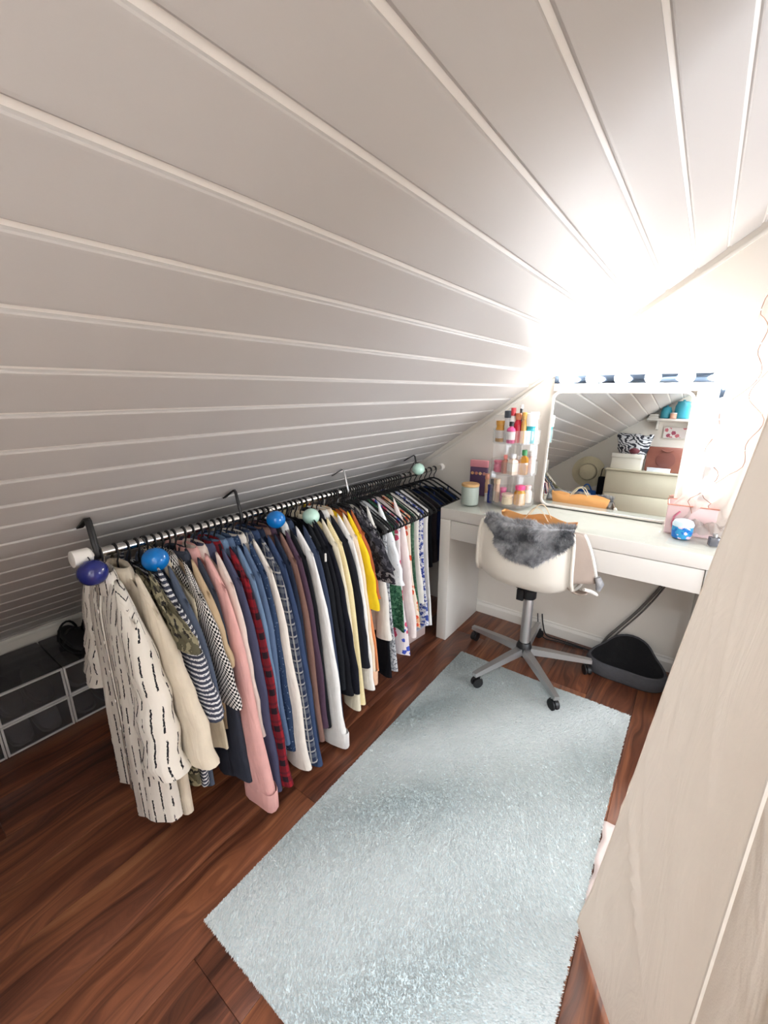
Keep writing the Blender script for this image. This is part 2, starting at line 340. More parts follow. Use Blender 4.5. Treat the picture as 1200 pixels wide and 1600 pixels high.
# ------------------------------------------------------------------ cloth
def cloth(name, c1, pat='plain', c2=None, c3=None, scale=1.0, rough=0.9):
    k = N(name); uv = k.co('UV'); a = lin(c1); sp = k.n('ShaderNodeSeparateXYZ'); k.l(uv, sp.inputs[0]); U, V = sp.outputs[0], sp.outputs[1]
    col = None
    if pat == 'plain': col = k.mix(k.noise(uv, 25, 3), tuple(q * 0.86 for q in a[:3]) + (1,), tuple(min(1, q * 1.1) for q in a[:3]) + (1,))
    else:
        b = lin(c2)
        band = lambda s, per, duty, ph=0.0: k.math('LESS_THAN', k.math('FRACT', k.math('ADD', k.math('MULTIPLY', s, 1 / per), ph)), duty)
        if pat == 'dash':
            wob = k.math('ADD', U, k.math('MULTIPLY', k.noise(k.mapv(uv, (60, 140, 1)), 1.0, 2), 0.006))
            ln = band(wob, 0.029 * scale, 0.16); br = k.math('GREATER_THAN', k.noise(k.mapv(uv, (36, 24, 1)), 1.0, 2), 0.46)
            ink = k.math('GREATER_THAN', k.noise(k.mapv(uv, (400, 260, 1)), 1.0, 2), 0.36)
            col = k.mix(k.math('MULTIPLY', ln, k.math('MULTIPLY', br, ink)), a, b)
        elif pat == 'hstripe':
            wob = k.math('ADD', V, k.math('MULTIPLY', k.noise(k.mapv(uv, (40, 8, 1)), 1.0, 2), 0.006))
            s1 = band(wob, 0.0125 * scale, 0.42); s2 = k.math('GREATER_THAN', k.noise(k.mapv(uv, (220, 300, 1)), 1.0, 1), 0.40)
            col = k.mix(k.math('MULTIPLY', s1, s2), a, b)
        elif pat == 'check':
            s1 = band(U, 0.011 * scale, 0.5); s2 = band(V, 0.011 * scale, 0.5)
            col = k.mix(k.math('ABSOLUTE', k.math('SUBTRACT', s1, s2)), a, b)
        elif pat == 'plaid':
            s1 = band(U, 0.052 * scale, 0.34, 0.2); s2 = band(V, 0.058 * scale, 0.34, 0.1)
            x = k.mix(k.math('MULTIPLY', k.math('ADD', s1, s2), 0.5), a, b)
            t1 = k.math('MAXIMUM', band(U, 0.052 * scale, 0.14, 0.7), band(V, 0.058 * scale, 0.13, 0.6)); col = k.mix(k.math('MULTIPLY', t1, 0.5), x, lin(c3))
        elif pat == 'blotch':
            f = k.math('GREATER_THAN', k.noise(uv, 34 / scale, 3), 0.52); g = k.math('GREATER_THAN', k.noise(k.mapv(uv, (1, 1, 1), (5, 3, 0)), 52 / scale, 3), 0.58)
            col = k.mix(g, k.mix(f, a, b), lin(c3 or c2))
        elif pat == 'floral':
            vo = k.n('ShaderNodeTexVoronoi'); vo.inputs['Scale'].default_value = 22 / scale; k.l(uv, vo.inputs['Vector'])
            rag = k.math('ADD', vo.outputs['Distance'], k.math('MULTIPLY', k.noise(uv, 90, 2), 0.35))
            spot = k.math('LESS_THAN', rag, 0.6); sx = k.n('ShaderNodeSeparateXYZ'); k.l(vo.outputs['Color'], sx.inputs[0])
            col = k.mix(spot, a, k.mix(k.math('GREATER_THAN', sx.outputs[0], 0.5), b, lin(c3)))
        elif pat == 'fleck':
            f = k.math('GREATER_THAN', k.noise(uv, 120 / scale, 2), 0.66); col = k.mix(f, a, b)
    k.l(col, k.b.inputs['Base Color']); k.b.inputs['Roughness'].default_value = rough; k.b.inputs['Specular IOR Level'].default_value = 0.15
    k.bump(k.math('ADD', k.noise(k.mapv(uv, (34, 5.5, 1)), 1.0, 3, 0.5, 0.6), k.math('MULTIPLY', k.noise(k.mapv(uv, (700, 700, 1)), 1.0, 2), 0.05)), 0.55, 0.010)
    return k.m
CM = {}
def cm(key, *a, **kw):
    if key not in CM: CM[key] = cloth('cloth_' + key, *a, **kw)
    return CM[key]
def sgp(x, p): return math.copysign(abs(x) ** p, x)
def arc_uv(ring):
    """arc length round a ring, zero at the middle of the front, seam at the middle of the back"""
    n = len(ring); d = [0.0]
    for j in range(n): p, q = ring[j], ring[(j + 1) % n]; d.append(d[-1] + math.hypot(p[0] - q[0], p[1] - q[1]))
    f = d[3 * n // 4]
    return [((d[j] - f) if j >= n // 4 else (d[j] + d[n] - f), ring[j][2]) for j in range(n)]
def garment(kind, label, cat, y, mat, hem, sleeve=None, su=0.255, sw=0.05, w=0.2, hw=None, th=0.012, fold=0.005, collar=True, yaw=0.0, cuff=None, placket=False, neck=-0.055, tipz=-0.135, u0=0.0, group='clothes hanging on the rail', lod=1, cuffmat=None, flare=0.0, straps=False, buttons=0):
    """hem, sleeve: world height of the hem / sleeve end. w: shoulder half width, hw: hem half width"""
    p = rail_at(y); t = thing(kind, label, cat, p, yaw, group); zr = p.z
    r = random.Random(int(y * 10000) + len(label)); ph = r.uniform(0, 6); fq = r.uniform(2.6, 4.2)
    hw = hw or w * 1.03; nr, ns = (16, 36) if lod else (10, 24)
    zh = hem - zr
    def wav(u, s): return fold * min(1, s * 1.6) * (math.sin(fq * 9 * u + ph) + 0.6 * math.sin(fq * 21 * u + 2.1 * ph + 2 * s))
    rings, uvs = [], []
    ss = [0, 0.015, 0.05, 0.11] + [0.11 + 0.89 * (i + 1) / (nr - 4) for i in range(nr - 4)]
    for s in ss:
        a = (w + (hw - w) * s) * (1 - (0.05 if s > 0.1 else 0) * math.sin(PI * min(1, s * 1.3)))
        tt = th * min(1, 0.22 + 3.2 * s ** 0.7) * (1 + flare * s)
        ring = []
        for j in range(ns):
            q = 2 * PI * j / ns; u = a * sgp(math.cos(q), 0.85); v = tt * sgp(math.sin(q), 0.6)
            k = max(0, abs(u) - 0.055) / max(0.01, (w - 0.055)); zt = neck - (neck - tipz) * min(1.1, k) ** 0.9
            if abs(u) < 0.055: zt = neck - 0.02 * (1 - abs(u) / 0.055) * (1 if v < 0 else 0.3)
            z = zt + (zh - zt) * s + (0.006 * math.sin(u * 40 + ph) if s > 0.97 else 0)
            if s > 0.95 and kind != 'dress': z += 0.045 * (abs(u) / a) ** 3 * 0.6
            ring.append((u + u0 * s, v + wav(u, s), z))
        rings.append(ring); uvs += arc_uv(ring)
    MB().loft(rings, (False, False), uvs=uvs).build('body', mat, t, smooth=True)
    if straps:
        for sgn in (1, -1):
            MB().tube([(sgn * (w * 0.62), -0.002, tipz + 0.005), (sgn * 0.10, 0.0, -0.10), (sgn * (w * 0.62), 0.004, tipz - 0.01)], 0.004, 6).build('strap', mat, t)
    if sleeve is not None:
        for sgn in (1, -1):
            zt, ze = tipz + 0.035, sleeve - zr; rings, uvs = [], []; m = 12 if lod else 8; nsg = 16
            for i in range(m + 1):
                s = i / m
                cu = (w - sw * 0.75) + (su - (w - sw * 0.75)) * (s ** 0.8); hwid = sw * (0.8 + 0.2 * min(1, 4 * s)) * (1 - 0.08 * s) * (1 + (0.25 * s if flare else 0))
                hv = th * 1.15 * min(1, 0.45 + 2.5 * s) * (1 + flare * s)
                z = zt + (ze - zt) * s
                ring = []
                for j in range(nsg):
                    q = 2 * PI * j / nsg; du = hwid * sgp(math.cos(q), 0.8); dv = hv * sgp(math.sin(q), 0.75)
                    zz = z + (0.055 * (1 - s) * -(du / hwid) * 1.0) + 0.004 * math.sin(9 * s + ph) * s
                    f = fold * 0.7 * math.sin(23 * s * (0.6 + 0.4 * math.sin(ph)) + ph + du * 40)
                    ring.append((sgn * (cu + du + f * 0.2), dv + f * s + wav(sgn * cu, s) * 0.5, zz))
                rings.append(ring); uvs += arc_uv(ring)
            MB().loft(rings, (True, False), uvs=uvs).build('sleeve', mat, t, smooth=True)
            if cuff:
                e = rings[-2 if m > 6 else -1]; last = rings[-1]; cx = sum(p[0] for p in last) / nsg; cy = sum(p[1] for p in last) / nsg
                def sc2(r, f, dz): return [(cx + (p[0] - cx) * f, cy + (p[1] - cy) * (f + 0.08), p[2] + dz) for p in r]
                MB().loft([sc2(last, 1.0, 0.062), sc2(last, 1.035, 0.058), sc2(last, 1.04, -0.004), sc2(last, 1.01, -0.008)], (False, False), uvs=[(j / nsg * 0.2, dz) for dz in (0, .01, .06, .07) for j in range(nsg)]).build('cuff', cuffmat or mat, t, smooth=True)
    if collar:
        n2 = 20; rg = []; uvs = []
        for (ru, rv, z, dz) in ((0.050, 0.010, neck - 0.018, 0.0), (0.052, 0.011, neck + 0.008, 0), (0.056, 0.013, neck + 0.013, 0), (0.066, 0.016, neck + 0.000, -0.006), (0.076, 0.018, neck - 0.026, -0.026)):
            ring = []
            for j in range(n2 + 1):
                q = -PI / 2 + 0.10 + (2 * PI - 0.20) * j / n2; fr = (1 - math.sin(q)) / 2
                ring.append((ru * math.cos(q), rv * math.sin(q) * (1.5 if lod else 1), z + dz * fr)); uvs.append((q * 0.05, z))
            rg.append(ring)
        MB().loft(rg, closed=False, uvs=uvs).build('collar', mat, t, smooth=True, solid=0.0015)
    if placket:
        vs, fs, uvs = [], [], []; m = 14
        for i in range(m + 1):
            s = 0.05 + 0.93 * i / m; z = neck - 0.02 + (zh - neck + 0.02) * s
            for u in (-0.016, 0.016):
                vs.append((u + u0 * s, -th * min(1, 0.22 + 3.2 * s ** 0.7) * (1 + flare * s) - 0.003 + wav(u, s), z)); uvs.append((u, z))
        MB_ = MB(); MB_.add(vs, [(2 * i, 2 * i + 1, 2 * i + 3, 2 * i + 2) for i in range(m)], uvs); MB_.build('placket', mat, t, smooth=True, solid=0.0025)
        for i in range(buttons):
            s = 0.12 + 0.8 * i / buttons; z = neck - 0.02 + (zh - neck + 0.02) * s
            MB().lathe([(0.0055, -0.0015), (0.0055, 0.001), (0.004, 0.0015)], 12, (u0 * s, -th * (1 + flare * s) - 0.0055 + wav(0, s), z), axis='y').build('button', m_wplast, t)
    return t
# one hanger, copied for every garment
def hanger_proto(wide):
    t = thing('clothes_hanger', '', 'hanger', (0, 0, -5), 0, 'black hangers on the clothes rail')
    R = 0.0155
    pts = [(R * math.cos(a), 0, R * math.sin(a)) for a in [PI * (-0.12 + 1.05 * i / 9) * -1 + PI for i in range(10)]]
    pts = [(-R * math.cos(PI * 0.15) , 0, -R * 0.45)] + [(-R * math.cos(PI * i / 8), 0, R * math.sin(PI * i / 8)) for i in range(9)] + [(R * 0.9, 0, -0.012), (R * 0.45, 0, -0.026), (0, 0, -0.036), (0, 0, -0.06)]
    MB().tube(pts, 0.0028, 6).build('hook', m_black, t)
    arm = [(0.0, -0.056), (0.03, -0.062), (0.10, -0.094), (0.185, -0.137), (0.207, -0.153), (0.211, -0.165), (0.200, -0.173), (0.18, -0.174), (0.0, -0.172)]
    full = arm + [(-x, z) for x, z in reversed(arm[1:-1])]
    MB().tube([(x * wide, 0, z * (1 if wide == 1 else 1.03)) for x, z in full], 0.0052 if wide == 1 else 0.0042, 8, closed=True).build('frame', m_velvet, t)
    return t
HP = {}
def hanger(y, what, yaw=0.0, wide=0.84):
    p = rail_at(y)
    if wide not in HP: HP[wide] = h = hanger_proto(wide)
    else: h = copy_tree(HP[wide])
    h.location = p; h.rotation_euler = (0, 0, yaw); h['label'] = 'thin black hanger carrying the ' + what; return h

W_ = lambda *c: c
ivory = cm('ivory', (232, 226, 212)); offw = cm('white', (238, 234, 228)); blackc = cm('black', (24, 25, 30)); navy = cm('navy', (42, 52, 76))
def G(y, short, kind, label, cat, mat, hem, **kw):
    yw = kw.get('yaw', 0.0); garment(kind, label, cat, y, mat, hem, **kw); hanger(y - 0.001, short, yw, 1.0 if kw.get('straps') else 0.84)
G(0.395, 'white shirt with black dashes', 'shirt', 'white short-sleeved shirt with broken black dashes, first on the rail', 'shirt', cm('dash', (236, 230, 220), 'dash', (34, 34, 40)), 0.155, sleeve=0.44, su=0.262, sw=0.062, th=0.026, fold=0.010, placket=True, buttons=6, yaw=-0.10, flare=0.5)
G(0.432, 'cream wide-sleeved shirt', 'shirt', 'cream shirt with wide elbow-length sleeves behind the black-dashed shirt', 'shirt', cm('cream1', (226, 214, 194)), 0.135, sleeve=0.44, su=0.30, sw=0.066, th=0.015, fold=0.006, flare=0.7, placket=True)
G(0.462, 'olive camouflage tee', 'tee', 'olive and grey camouflage tee between cream shirt and striped top', 'tee', cm('camo', (96, 92, 74), 'blotch', (150, 142, 116), (48, 46, 44)), 0.21, sleeve=0.735, su=0.25, sw=0.06, collar=False, flare=0.3)
G(0.488, 'navy and white striped top', 'top', 'navy top with thin white cross stripes and elbow sleeves', 'top', cm('nstripe', (64, 68, 84), 'hstripe', (226, 226, 228)), 0.19, sleeve=0.53, su=0.272, sw=0.062, collar=False, flare=0.8)
G(0.512, 'slate blue shirt', 'shirt', 'plain slate blue elbow-sleeved shirt behind the striped top', 'shirt', cm('slate', (84, 94, 112)), 0.165, sleeve=0.515, su=0.265, sw=0.055)
G(0.535, 'beige pleated blouse', 'blouse', 'pale beige blouse with a flared pleated hem beside the checked shirt', 'blouse', cm('beige1', (216, 204, 178)), 0.30, w=0.19, hw=0.245, collar=True, fold=0.009)
G(0.556, 'black and white checked shirt', 'shirt', 'black and white small-checked shirt with elbow sleeves', 'shirt', cm('check', (28, 28, 32), 'check', (228, 224, 218), scale=1.15), 0.30, sleeve=0.50, su=0.272, sw=0.055)
G(0.577, 'tan linen top', 'top', 'tan linen top showing as a thin edge behind the checked shirt', 'top', cm('tan', (196, 172, 140)), 0.32, sleeve=0.60, su=0.225, collar=False)
G(0.596, 'charcoal shirt', 'shirt', 'charcoal shirt just before the pink shirt', 'shirt', cm('charcoal', (58, 62, 74)), 0.125, sleeve=0.16, su=0.222)
G(0.628, 'pink shirt', 'shirt', 'salmon pink long-sleeved shirt with buttoned cuff', 'shirt', cm('pink', (232, 178, 172)), 0.11, sleeve=0.075, su=0.272, sw=0.06, cuff=True, th=0.015, fold=0.006, flare=0.45)
G(0.655, 'blush white shirt', 'shirt', 'blush white shirt tucked just behind the pink shirt', 'shirt', cm('blush', (232, 214, 204)), 0.13, sleeve=0.30, su=0.228)
G(0.682, 'indigo grey shirt', 'shirt', 'indigo grey long-sleeved shirt behind the pink and blush shirts', 'shirt', cm('indigo', (76, 78, 104)), 0.11, sleeve=0.085, su=0.262, sw=0.056)
G(0.708, 'red and black plaid shirt', 'shirt', 'dark red and black plaid flannel shirt', 'shirt', cm('redplaid', (146, 34, 44), 'plaid', (38, 28, 36), (60, 30, 40), scale=1.1), 0.12, sleeve=0.09, su=0.268, sw=0.055, flare=0.4)
G(0.730, 'light blue denim shirt', 'shirt', 'light blue denim shirt next to the red plaid flannel', 'shirt', cm('ltdenim', (112, 138, 168)), 0.15, sleeve=0.17, su=0.24)
G(0.753, 'faded denim shirt', 'shirt', 'faded grey-blue denim shirt behind the light blue one', 'shirt', cm('fdenim', (92, 112, 142)), 0.16, sleeve=0.19, su=0.232)
G(0.776, 'dark denim flecked shirt', 'shirt', 'dark blue shirt with pale flecks before the first long white shirt', 'shirt', cm('flecks', (48, 66, 96), 'fleck', (150, 170, 192)), 0.15, sleeve=0.15, su=0.235)
G(0.800, 'warm white long shirt', 'shirt', 'warm white long-sleeved shirt between dark denim and navy plaid', 'shirt', cm('wwhite', (236, 228, 218)), 0.10, sleeve=0.075, su=0.262, sw=0.058, fold=0.006, flare=0.3)
G(0.830, 'navy and white plaid shirt', 'shirt', 'navy and white plaid flannel shirt', 'shirt', cm('navyplaid', (40, 48, 72), 'plaid', (104, 110, 120), (206, 204, 196), scale=0.75), 0.08, sleeve=0.085, su=0.27, sw=0.055, flare=0.4)
G(0.857, 'denim navy overshirt', 'shirt', 'denim navy overshirt right behind the navy plaid flannel', 'shirt', cm('navy2', (58, 74, 106)), 0.06, sleeve=0.04, su=0.262, sw=0.055, flare=0.3)
G(0.880, 'midnight shirt', 'shirt', 'midnight blue-black shirt before the brown shirt', 'shirt', cm('midn', (36, 44, 62)), 0.12, sleeve=0.10, su=0.245)
G(0.905, 'brown shirt', 'shirt', 'dusty brown shirt showing a thin edge below the blue ball', 'shirt', cm('brown', (128, 98, 88)), 0.12, sleeve=0.095, su=0.25)
G(0.930, 'plum shirt', 'shirt', 'plum purple shirt beside the dusty brown shirt', 'shirt', cm('plum', (82, 62, 78)), 0.14, sleeve=0.14, su=0.25)
G(0.952, 'black shirt behind the plum one', 'shirt', 'black shirt between the plum shirt and the white cuffed shirt', 'shirt', blackc, 0.10, sleeve=0.12, su=0.246)
G(0.988, 'white cuffed shirt', 'shirt', 'crisp white shirt with deep cuff hanging in front of black tops', 'shirt', cm('crisp', (240, 238, 234)), 0.10, sleeve=0.028, su=0.275, sw=0.055, cuff=True, fold=0.006, flare=0.35)
G(1.016, 'navy grey shirt', 'shirt', 'steel navy shirt right behind the white cuffed shirt', 'shirt', cm('steel', (56, 66, 88)), 0.13, sleeve=0.12, su=0.255)
t = garment('top', 'black sports top with white shoulder flashes', 'top', 1.042, cm('black2', (28, 30, 34)), 0.24, sleeve=0.24, su=0.25, collar=False); hanger(1.041, 'black sports top')
for sgn in (1, -1):
    MB().box(sgn * 0.13 - 0.016, sgn * 0.13 + 0.016, -0.011, -0.005, -0.003, 0.003, 0.001, mat=Matrix.Translation((0, 0, -0.090)) @ Matrix.Translation((sgn * 0.13, 0, 0)) @ Matrix.Rotation(sgn * 0.50, 4, 'Y') @ Matrix.Translation((-sgn * 0.13, 0, 0))).build('flash', m_wplast, t)
    MB().box(sgn * 0.215 - 0.003, sgn * 0.215 + 0.003, -0.010, -0.004, -0.016, 0.016, 0.001, mat=Matrix.Translation((0, 0, -0.16))).build('flash', m_wplast, t)
G(1.066, 'plain black jumper', 'jumper', 'plain black jumper behind the sports top', 'jumper', blackc, 0.16, sleeve=0.20, su=0.262, collar=False)
G(1.090, 'black bell-sleeved top', 'top', 'black top with a bell sleeve in front of the ivory blouse', 'top', cm('black3', (26, 27, 36)), 0.20, sleeve=0.20, su=0.27, sw=0.06, collar=False)
G(1.120, 'ivory blouse', 'blouse', 'ivory long-sleeved blouse beside the mint ball', 'blouse', cm('ivory2', (228, 218, 194)), 0.16, sleeve=0.085, su=0.255, sw=0.052)
G(1.146, 'pale yellow knit', 'jumper', 'pale butter yellow ribbed jumper after the ivory blouse', 'jumper', cm('butter', (236, 220, 172), 'hstripe', (222, 204, 156), scale=0.5), 0.16, sleeve=0.10, su=0.262, sw=0.052, collar=False)
G(1.182, 'black blazer', 'blazer', 'black blazer between pale yellow knit and white shirt', 'blazer', cm('black4', (30, 31, 38)), 0.16, sleeve=0.26, su=0.25, sw=0.06, th=0.015)
G(1.214, 'soft white shirt', 'shirt', 'soft white long-sleeved shirt before the cream one and yellow dress', 'shirt', offw, 0.13, sleeve=0.13, su=0.255, sw=0.055, fold=0.006)
G(1.240, 'cream peach-hemmed shirt', 'shirt', 'cream shirt with a peach tint at the sleeve end', 'shirt', cm('peachy', (232, 212, 186)), 0.13, sleeve=0.14, su=0.248, cuff=True, cuffmat=cm('peachcuff', (240, 196, 164)))
G(1.268, 'yellow dress', 'dress', 'bright yellow dress with a frilled hem', 'dress', cm('yellow', (240, 204, 40)), 0.21, sleeve=0.48, su=0.245, hw=0.25, collar=False, fold=0.008)
G(1.296, 'rust brown top', 'top', 'rust brown sleeved top beside the yellow dress', 'top', cm('rust', (176, 96, 58)), 0.30, w=0.19, sleeve=0.52, su=0.235, sw=0.045, collar=False)
G(1.316, 'peach orange dress', 'dress', 'peach orange long dress showing as a narrow strip', 'dress', cm('peach', (236, 152, 104)), 0.14, w=0.18, hw=0.255, collar=False, straps=True)
G(1.340, 'black lace blouse', 'blouse', 'black and grey lace puff-sleeved blouse', 'blouse', cm('lace', (40, 38, 44), 'blotch', (78, 76, 82), (22, 22, 26), scale=0.8), 0.40, sleeve=0.64, su=0.245, sw=0.065, collar=False, th=0.018, fold=0.008, flare=0.4)
G(1.372, 'black and white lace top', 'top', 'dark lace short-sleeved top overlapping a white tie top', 'top', cm('lace2', (46, 44, 50), 'blotch', (150, 148, 150), (30, 30, 34), scale=0.7), 0.38, sleeve=0.56, su=0.25, sw=0.06, collar=False)
G(1.398, 'off-white wrap blouse', 'blouse', 'off-white long-sleeved wrap blouse under the lace tops', 'blouse', cm('offwrap', (228, 224, 216)), 0.26, w=0.18, sleeve=0.26, su=0.225, sw=0.035, collar=False, flare=0.2)
G(1.428, 'long black dress', 'dress', 'long black dress reaching almost to the floor', 'dress', blackc, 0.03, w=0.19, hw=0.252, collar=False, straps=True)
G(1.462, 'grey snake-print dress', 'dress', 'long grey and white snake-print dress', 'dress', cm('snake', (206, 208, 210), 'blotch', (150, 154, 160), (90, 92, 100), scale=0.55), 0.05, w=0.19, hw=0.258, collar=False, straps=True, fold=0.008)
G(1.490, 'white knotted tee', 'tee', 'white tee with a knotted sleeve in front of the green skirt dress', 'tee', cm('wtee', (236, 238, 240), 'fleck', (176, 190, 206)), 0.44, w=0.18, sleeve=0.50, su=0.222, sw=0.04, collar=False, fold=0.008, flare=0.15)
G(1.522, 'green leafy dress', 'dress', 'dark green leaf-print dress with a gathered hem', 'dress', cm('green', (58, 104, 78), 'blotch', (92, 140, 108), (34, 66, 52), scale=0.6), 0.24, w=0.19, hw=0.262, collar=False, straps=True, fold=0.010)
G(1.556, 'red and blue floral dress', 'dress', 'white dress with red, pink and blue flowers', 'dress', cm('flor1', (240, 230, 230), 'floral', (216, 84, 116), (72, 92, 190), scale=0.8), 0.08, w=0.2, hw=0.266, collar=False, straps=True, fold=0.008)
G(1.598, 'sheer pinkish white blouse', 'blouse', 'sheer pinkish white blouse with a gathered balloon sleeve', 'blouse', cm('sheerpink', (240, 226, 222)), 0.30, w=0.19, sleeve=0.17, su=0.238, sw=0.036, collar=False, flare=0.25, fold=0.008)
G(1.640, 'orange floral dress', 'dress', 'cream dress with scattered orange and red flowers', 'dress', cm('flor2', (236, 220, 200), 'floral', (222, 92, 64), (226, 170, 130), scale=0.8), 0.20, w=0.205, hw=0.272, collar=False, straps=True, fold=0.008)
G(1.676, 'deep green dress', 'dress', 'deep green dress seen as a strip between floral and white ones', 'dress', cm('dgreen', (72, 104, 84), 'blotch', (50, 84, 66), (100, 130, 110), scale=0.6), 0.22, w=0.205, hw=0.255, collar=False, straps=True)
G(1.716, 'white camisole dress', 'dress', 'plain white dress between deep green and blue-print dresses', 'dress', cm('wdress', (238, 234, 226)), 0.30, w=0.21, hw=0.25, collar=False, straps=True)
G(1.760, 'blue-print white dress', 'dress', 'white dress with a dense cobalt blue print', 'dress', cm('flor3', (226, 226, 232), 'blotch', (58, 74, 148), (92, 108, 172), scale=0.6), 0.15, w=0.21, hw=0.262, collar=False, straps=True)
G(1.805, 'long white dress', 'dress', 'long plain white dress hanging next to the white desk', 'dress', cm('wdress2', (242, 240, 236)), 0.135, w=0.21, hw=0.26, collar=False, straps=True, fold=0.006)
G(1.850, 'taupe grey top', 'top', 'taupe grey top just before the desk end', 'top', cm('taupe', (150, 144, 132)), 0.36, w=0.19, hw=0.19, collar=False, straps=True)
for i, (c, nm, lb) in enumerate([((70, 72, 62), 'olive black camisole', 'olive black camisole deep behind the desk corner'), ((28, 30, 36), 'jet black slip', 'jet black slip behind the olive camisole at the desk corner'), ((46, 40, 44), 'black and maroon top', 'black-maroon top at the far end of the rail'),
        ((36, 48, 84), 'royal navy blouse', 'royal navy blouse low on its hanger behind the desk'), ((30, 34, 46), 'ink blue camisole', 'ink blue camisole near the far end cap'), ((24, 25, 28), 'black slip dress', 'black slip dress second from the far wall'), ((38, 56, 96), 'cobalt navy top', 'cobalt navy top last on the rail by the wall')]):
    G(1.895 + i * 0.058, nm, 'top', lb, 'top', cm('dk%d' % i, c), 0.38, w=0.16, hw=0.165, collar=False, straps=True, lod=0, tipz=-0.15, neck=-0.11)
# further hangers between the garments at the far, crowded end
for i, (y, what) in enumerate([(1.33, 'folded scarf layer beside the peach dress'), (1.385, 'inner layer of the lace top'), (1.414, 'second strap of the long black dress'), (1.445, 'lining of the snake-print dress'), (1.476, 'back of the knotted tee'), (1.506, 'front of the green leafy dress'), (1.540, 'slip under the red and blue floral dress'), (1.578, 'shoulder of the sheer blouse'), (1.618, 'belt of the orange floral dress'), (1.658, 'lining of the deep green dress'), (1.696, 'front of the white camisole dress'), (1.738, 'lining of the blue-print dress'), (1.783, 'front of the long white dress'), (1.828, 'back of the taupe top')]):
    hanger(y, what, rnd.uniform(-0.06, 0.06), 1.0)

# ------------------------------------------------------------------ desk
DX0, DX1, DY0, DY1 = -1.043, 0.157, 1.907, 2.322
desk = thing('dressing_table', 'white dressing table with a glass top and wide drawer, against the back wall', 'table', ((DX0 + DX1) / 2, DY0, 0))
ox, oy = (DX0 + DX1) / 2, DY0
def dbox(name, x0, x1, y0, y1, z0, z1, mat=None, b=0.002, par=None):
    return MB().box(x0 - ox, x1 - ox, y0 - oy, y1 - oy, z0, z1, b).build(name, mat or m_white, par or desk)
dbox('side_panel', DX0, DX0 + 0.06, DY0, DY1, 0, 0.715); dbox('side_panel', DX1 - 0.06, DX1, DY0, DY1, 0, 0.715)
dbox('top_panel', DX0, DX1, DY0, DY1, 0.716, 0.775)
dr = dbox('drawer', DX0 + 0.062, DX1 - 0.062, DY0 + 0.004, DY0 + 0.024, 0.612, 0.712)
dbox('drawer_box', DX0 + 0.07, DX1 - 0.07, DY0 + 0.024, DY1 - 0.03, 0.622, 0.70, None, 0.001, dr)
m_dglass = clear('desk_glass', (253, 255, 254), 0.05, 0.02)
dbox('glass_top', DX0 + 0.002, DX1 - 0.002, DY0 + 0.001, DY1 - 0.002, 0.7755, 0.780, m_dglass, 0.0008)

# ------------------------------------------------------------------ lighted mirror, leaning on the wall
TL = math.radians(4.21)
MXc, MW, MH = -0.342, 0.596, 0.588
mir = thing('vanity_mirror', 'square lighted mirror in a thin white frame leaning on the back wall', 'mirror', (MXc, 2.266, 0.781), 0, rot=(-TL, 0, 0))
def rrect(w_, h_, r, n=7, x0=0, z0=0):
    out = []
    for cx, cz, a0 in ((w_ / 2 - r, h_ - r, 0), (-w_ / 2 + r, h_ - r, PI / 2), (-w_ / 2 + r, r, PI), (w_ / 2 - r, r, 1.5 * PI)):
        for i in range(n): a = a0 + PI / 2 * i / (n - 1); out.append((cx + r * math.cos(a) + x0, cz + r * math.sin(a) + z0))
    return out
ou = rrect(MW, MH, 0.042); inn = rrect(MW - 0.022, MH - 0.022, 0.033, z0=0.011); in2 = rrect(MW - 0.018, MH - 0.018, 0.034, z0=0.009)
mm = MB(); rg = lambda o, y: [(x, y, z) for x, z in o]
mm.loft([rg(inn, 0.004), rg(inn, -0.010), rg(in2, -0.012), rg(ou, -0.010), rg(ou, 0.016)], (False, True)); mm.build('frame', m_white, mir)
k = N('mirror_silver'); k.b.inputs['Metallic'].default_value = 1.0; k.b.inputs['Roughness'].default_value = 0.0; k.b.inputs['Base Color'].default_value = (0.86, 0.90, 0.90, 1)
mg = MB(); mg.loft([rg(rrect(MW - 0.016, MH - 0.016, 0.034, z0=0.008), -0.0065), rg(rrect(MW - 0.016, MH - 0.016, 0.034, z0=0.008), 0.0)]); mg.build('glass', k.m, mir, smooth=False)
m_bar = M('dark_mirror_bar', (120, 140, 165), 0.12, 1.0)
kb = N('frosted_bulb'); kb.b.inputs['Base Color'].default_value = (1, 1, 1, 1); kb.b.inputs['Emission Color'].default_value = (1.0, 0.98, 0.955, 1); kb.b.inputs['Emission Strength'].default_value = BULB
kb2 = kb.m.copy(); kb2.name = 'frosted_bulb_dim'; kb2.node_tree.nodes['Principled BSDF'].inputs['Emission Strength'].default_value = 9.0
bar1 = MB().box(-0.30, 0.36, -0.002, 0.014, MH + 0.036, MH + 0.074, 0.004).build('light_bar', m_bar, mir)
bar2 = MB().box(0.375, 0.415, -0.002, 0.014, 0.12, MH + 0.074, 0.004).build('light_bar', m_bar, mir)
MB().box(-0.298, 0.30, -0.004, 0.014, MH + 0.0, MH + 0.034, 0.003).build('lamp_shelf', m_white, mir)
MB().box(0.298, 0.374, 0.002, 0.014, 0.12, MH + 0.034, 0.003).build('lamp_shelf', m_white, mir)
for i in range(6):
    MB().sphere((-0.235 + 0.1215 * i, -0.046, MH + 0.055), 0.031, 16, 10).build('bulb', kb.m, mir)
    MB().lathe([(0.014, -0.022), (0.019, 0.0)], 16, (-0.235 + 0.1215 * i, 0, MH + 0.055), axis='y').build('socket', m_alu, mir)
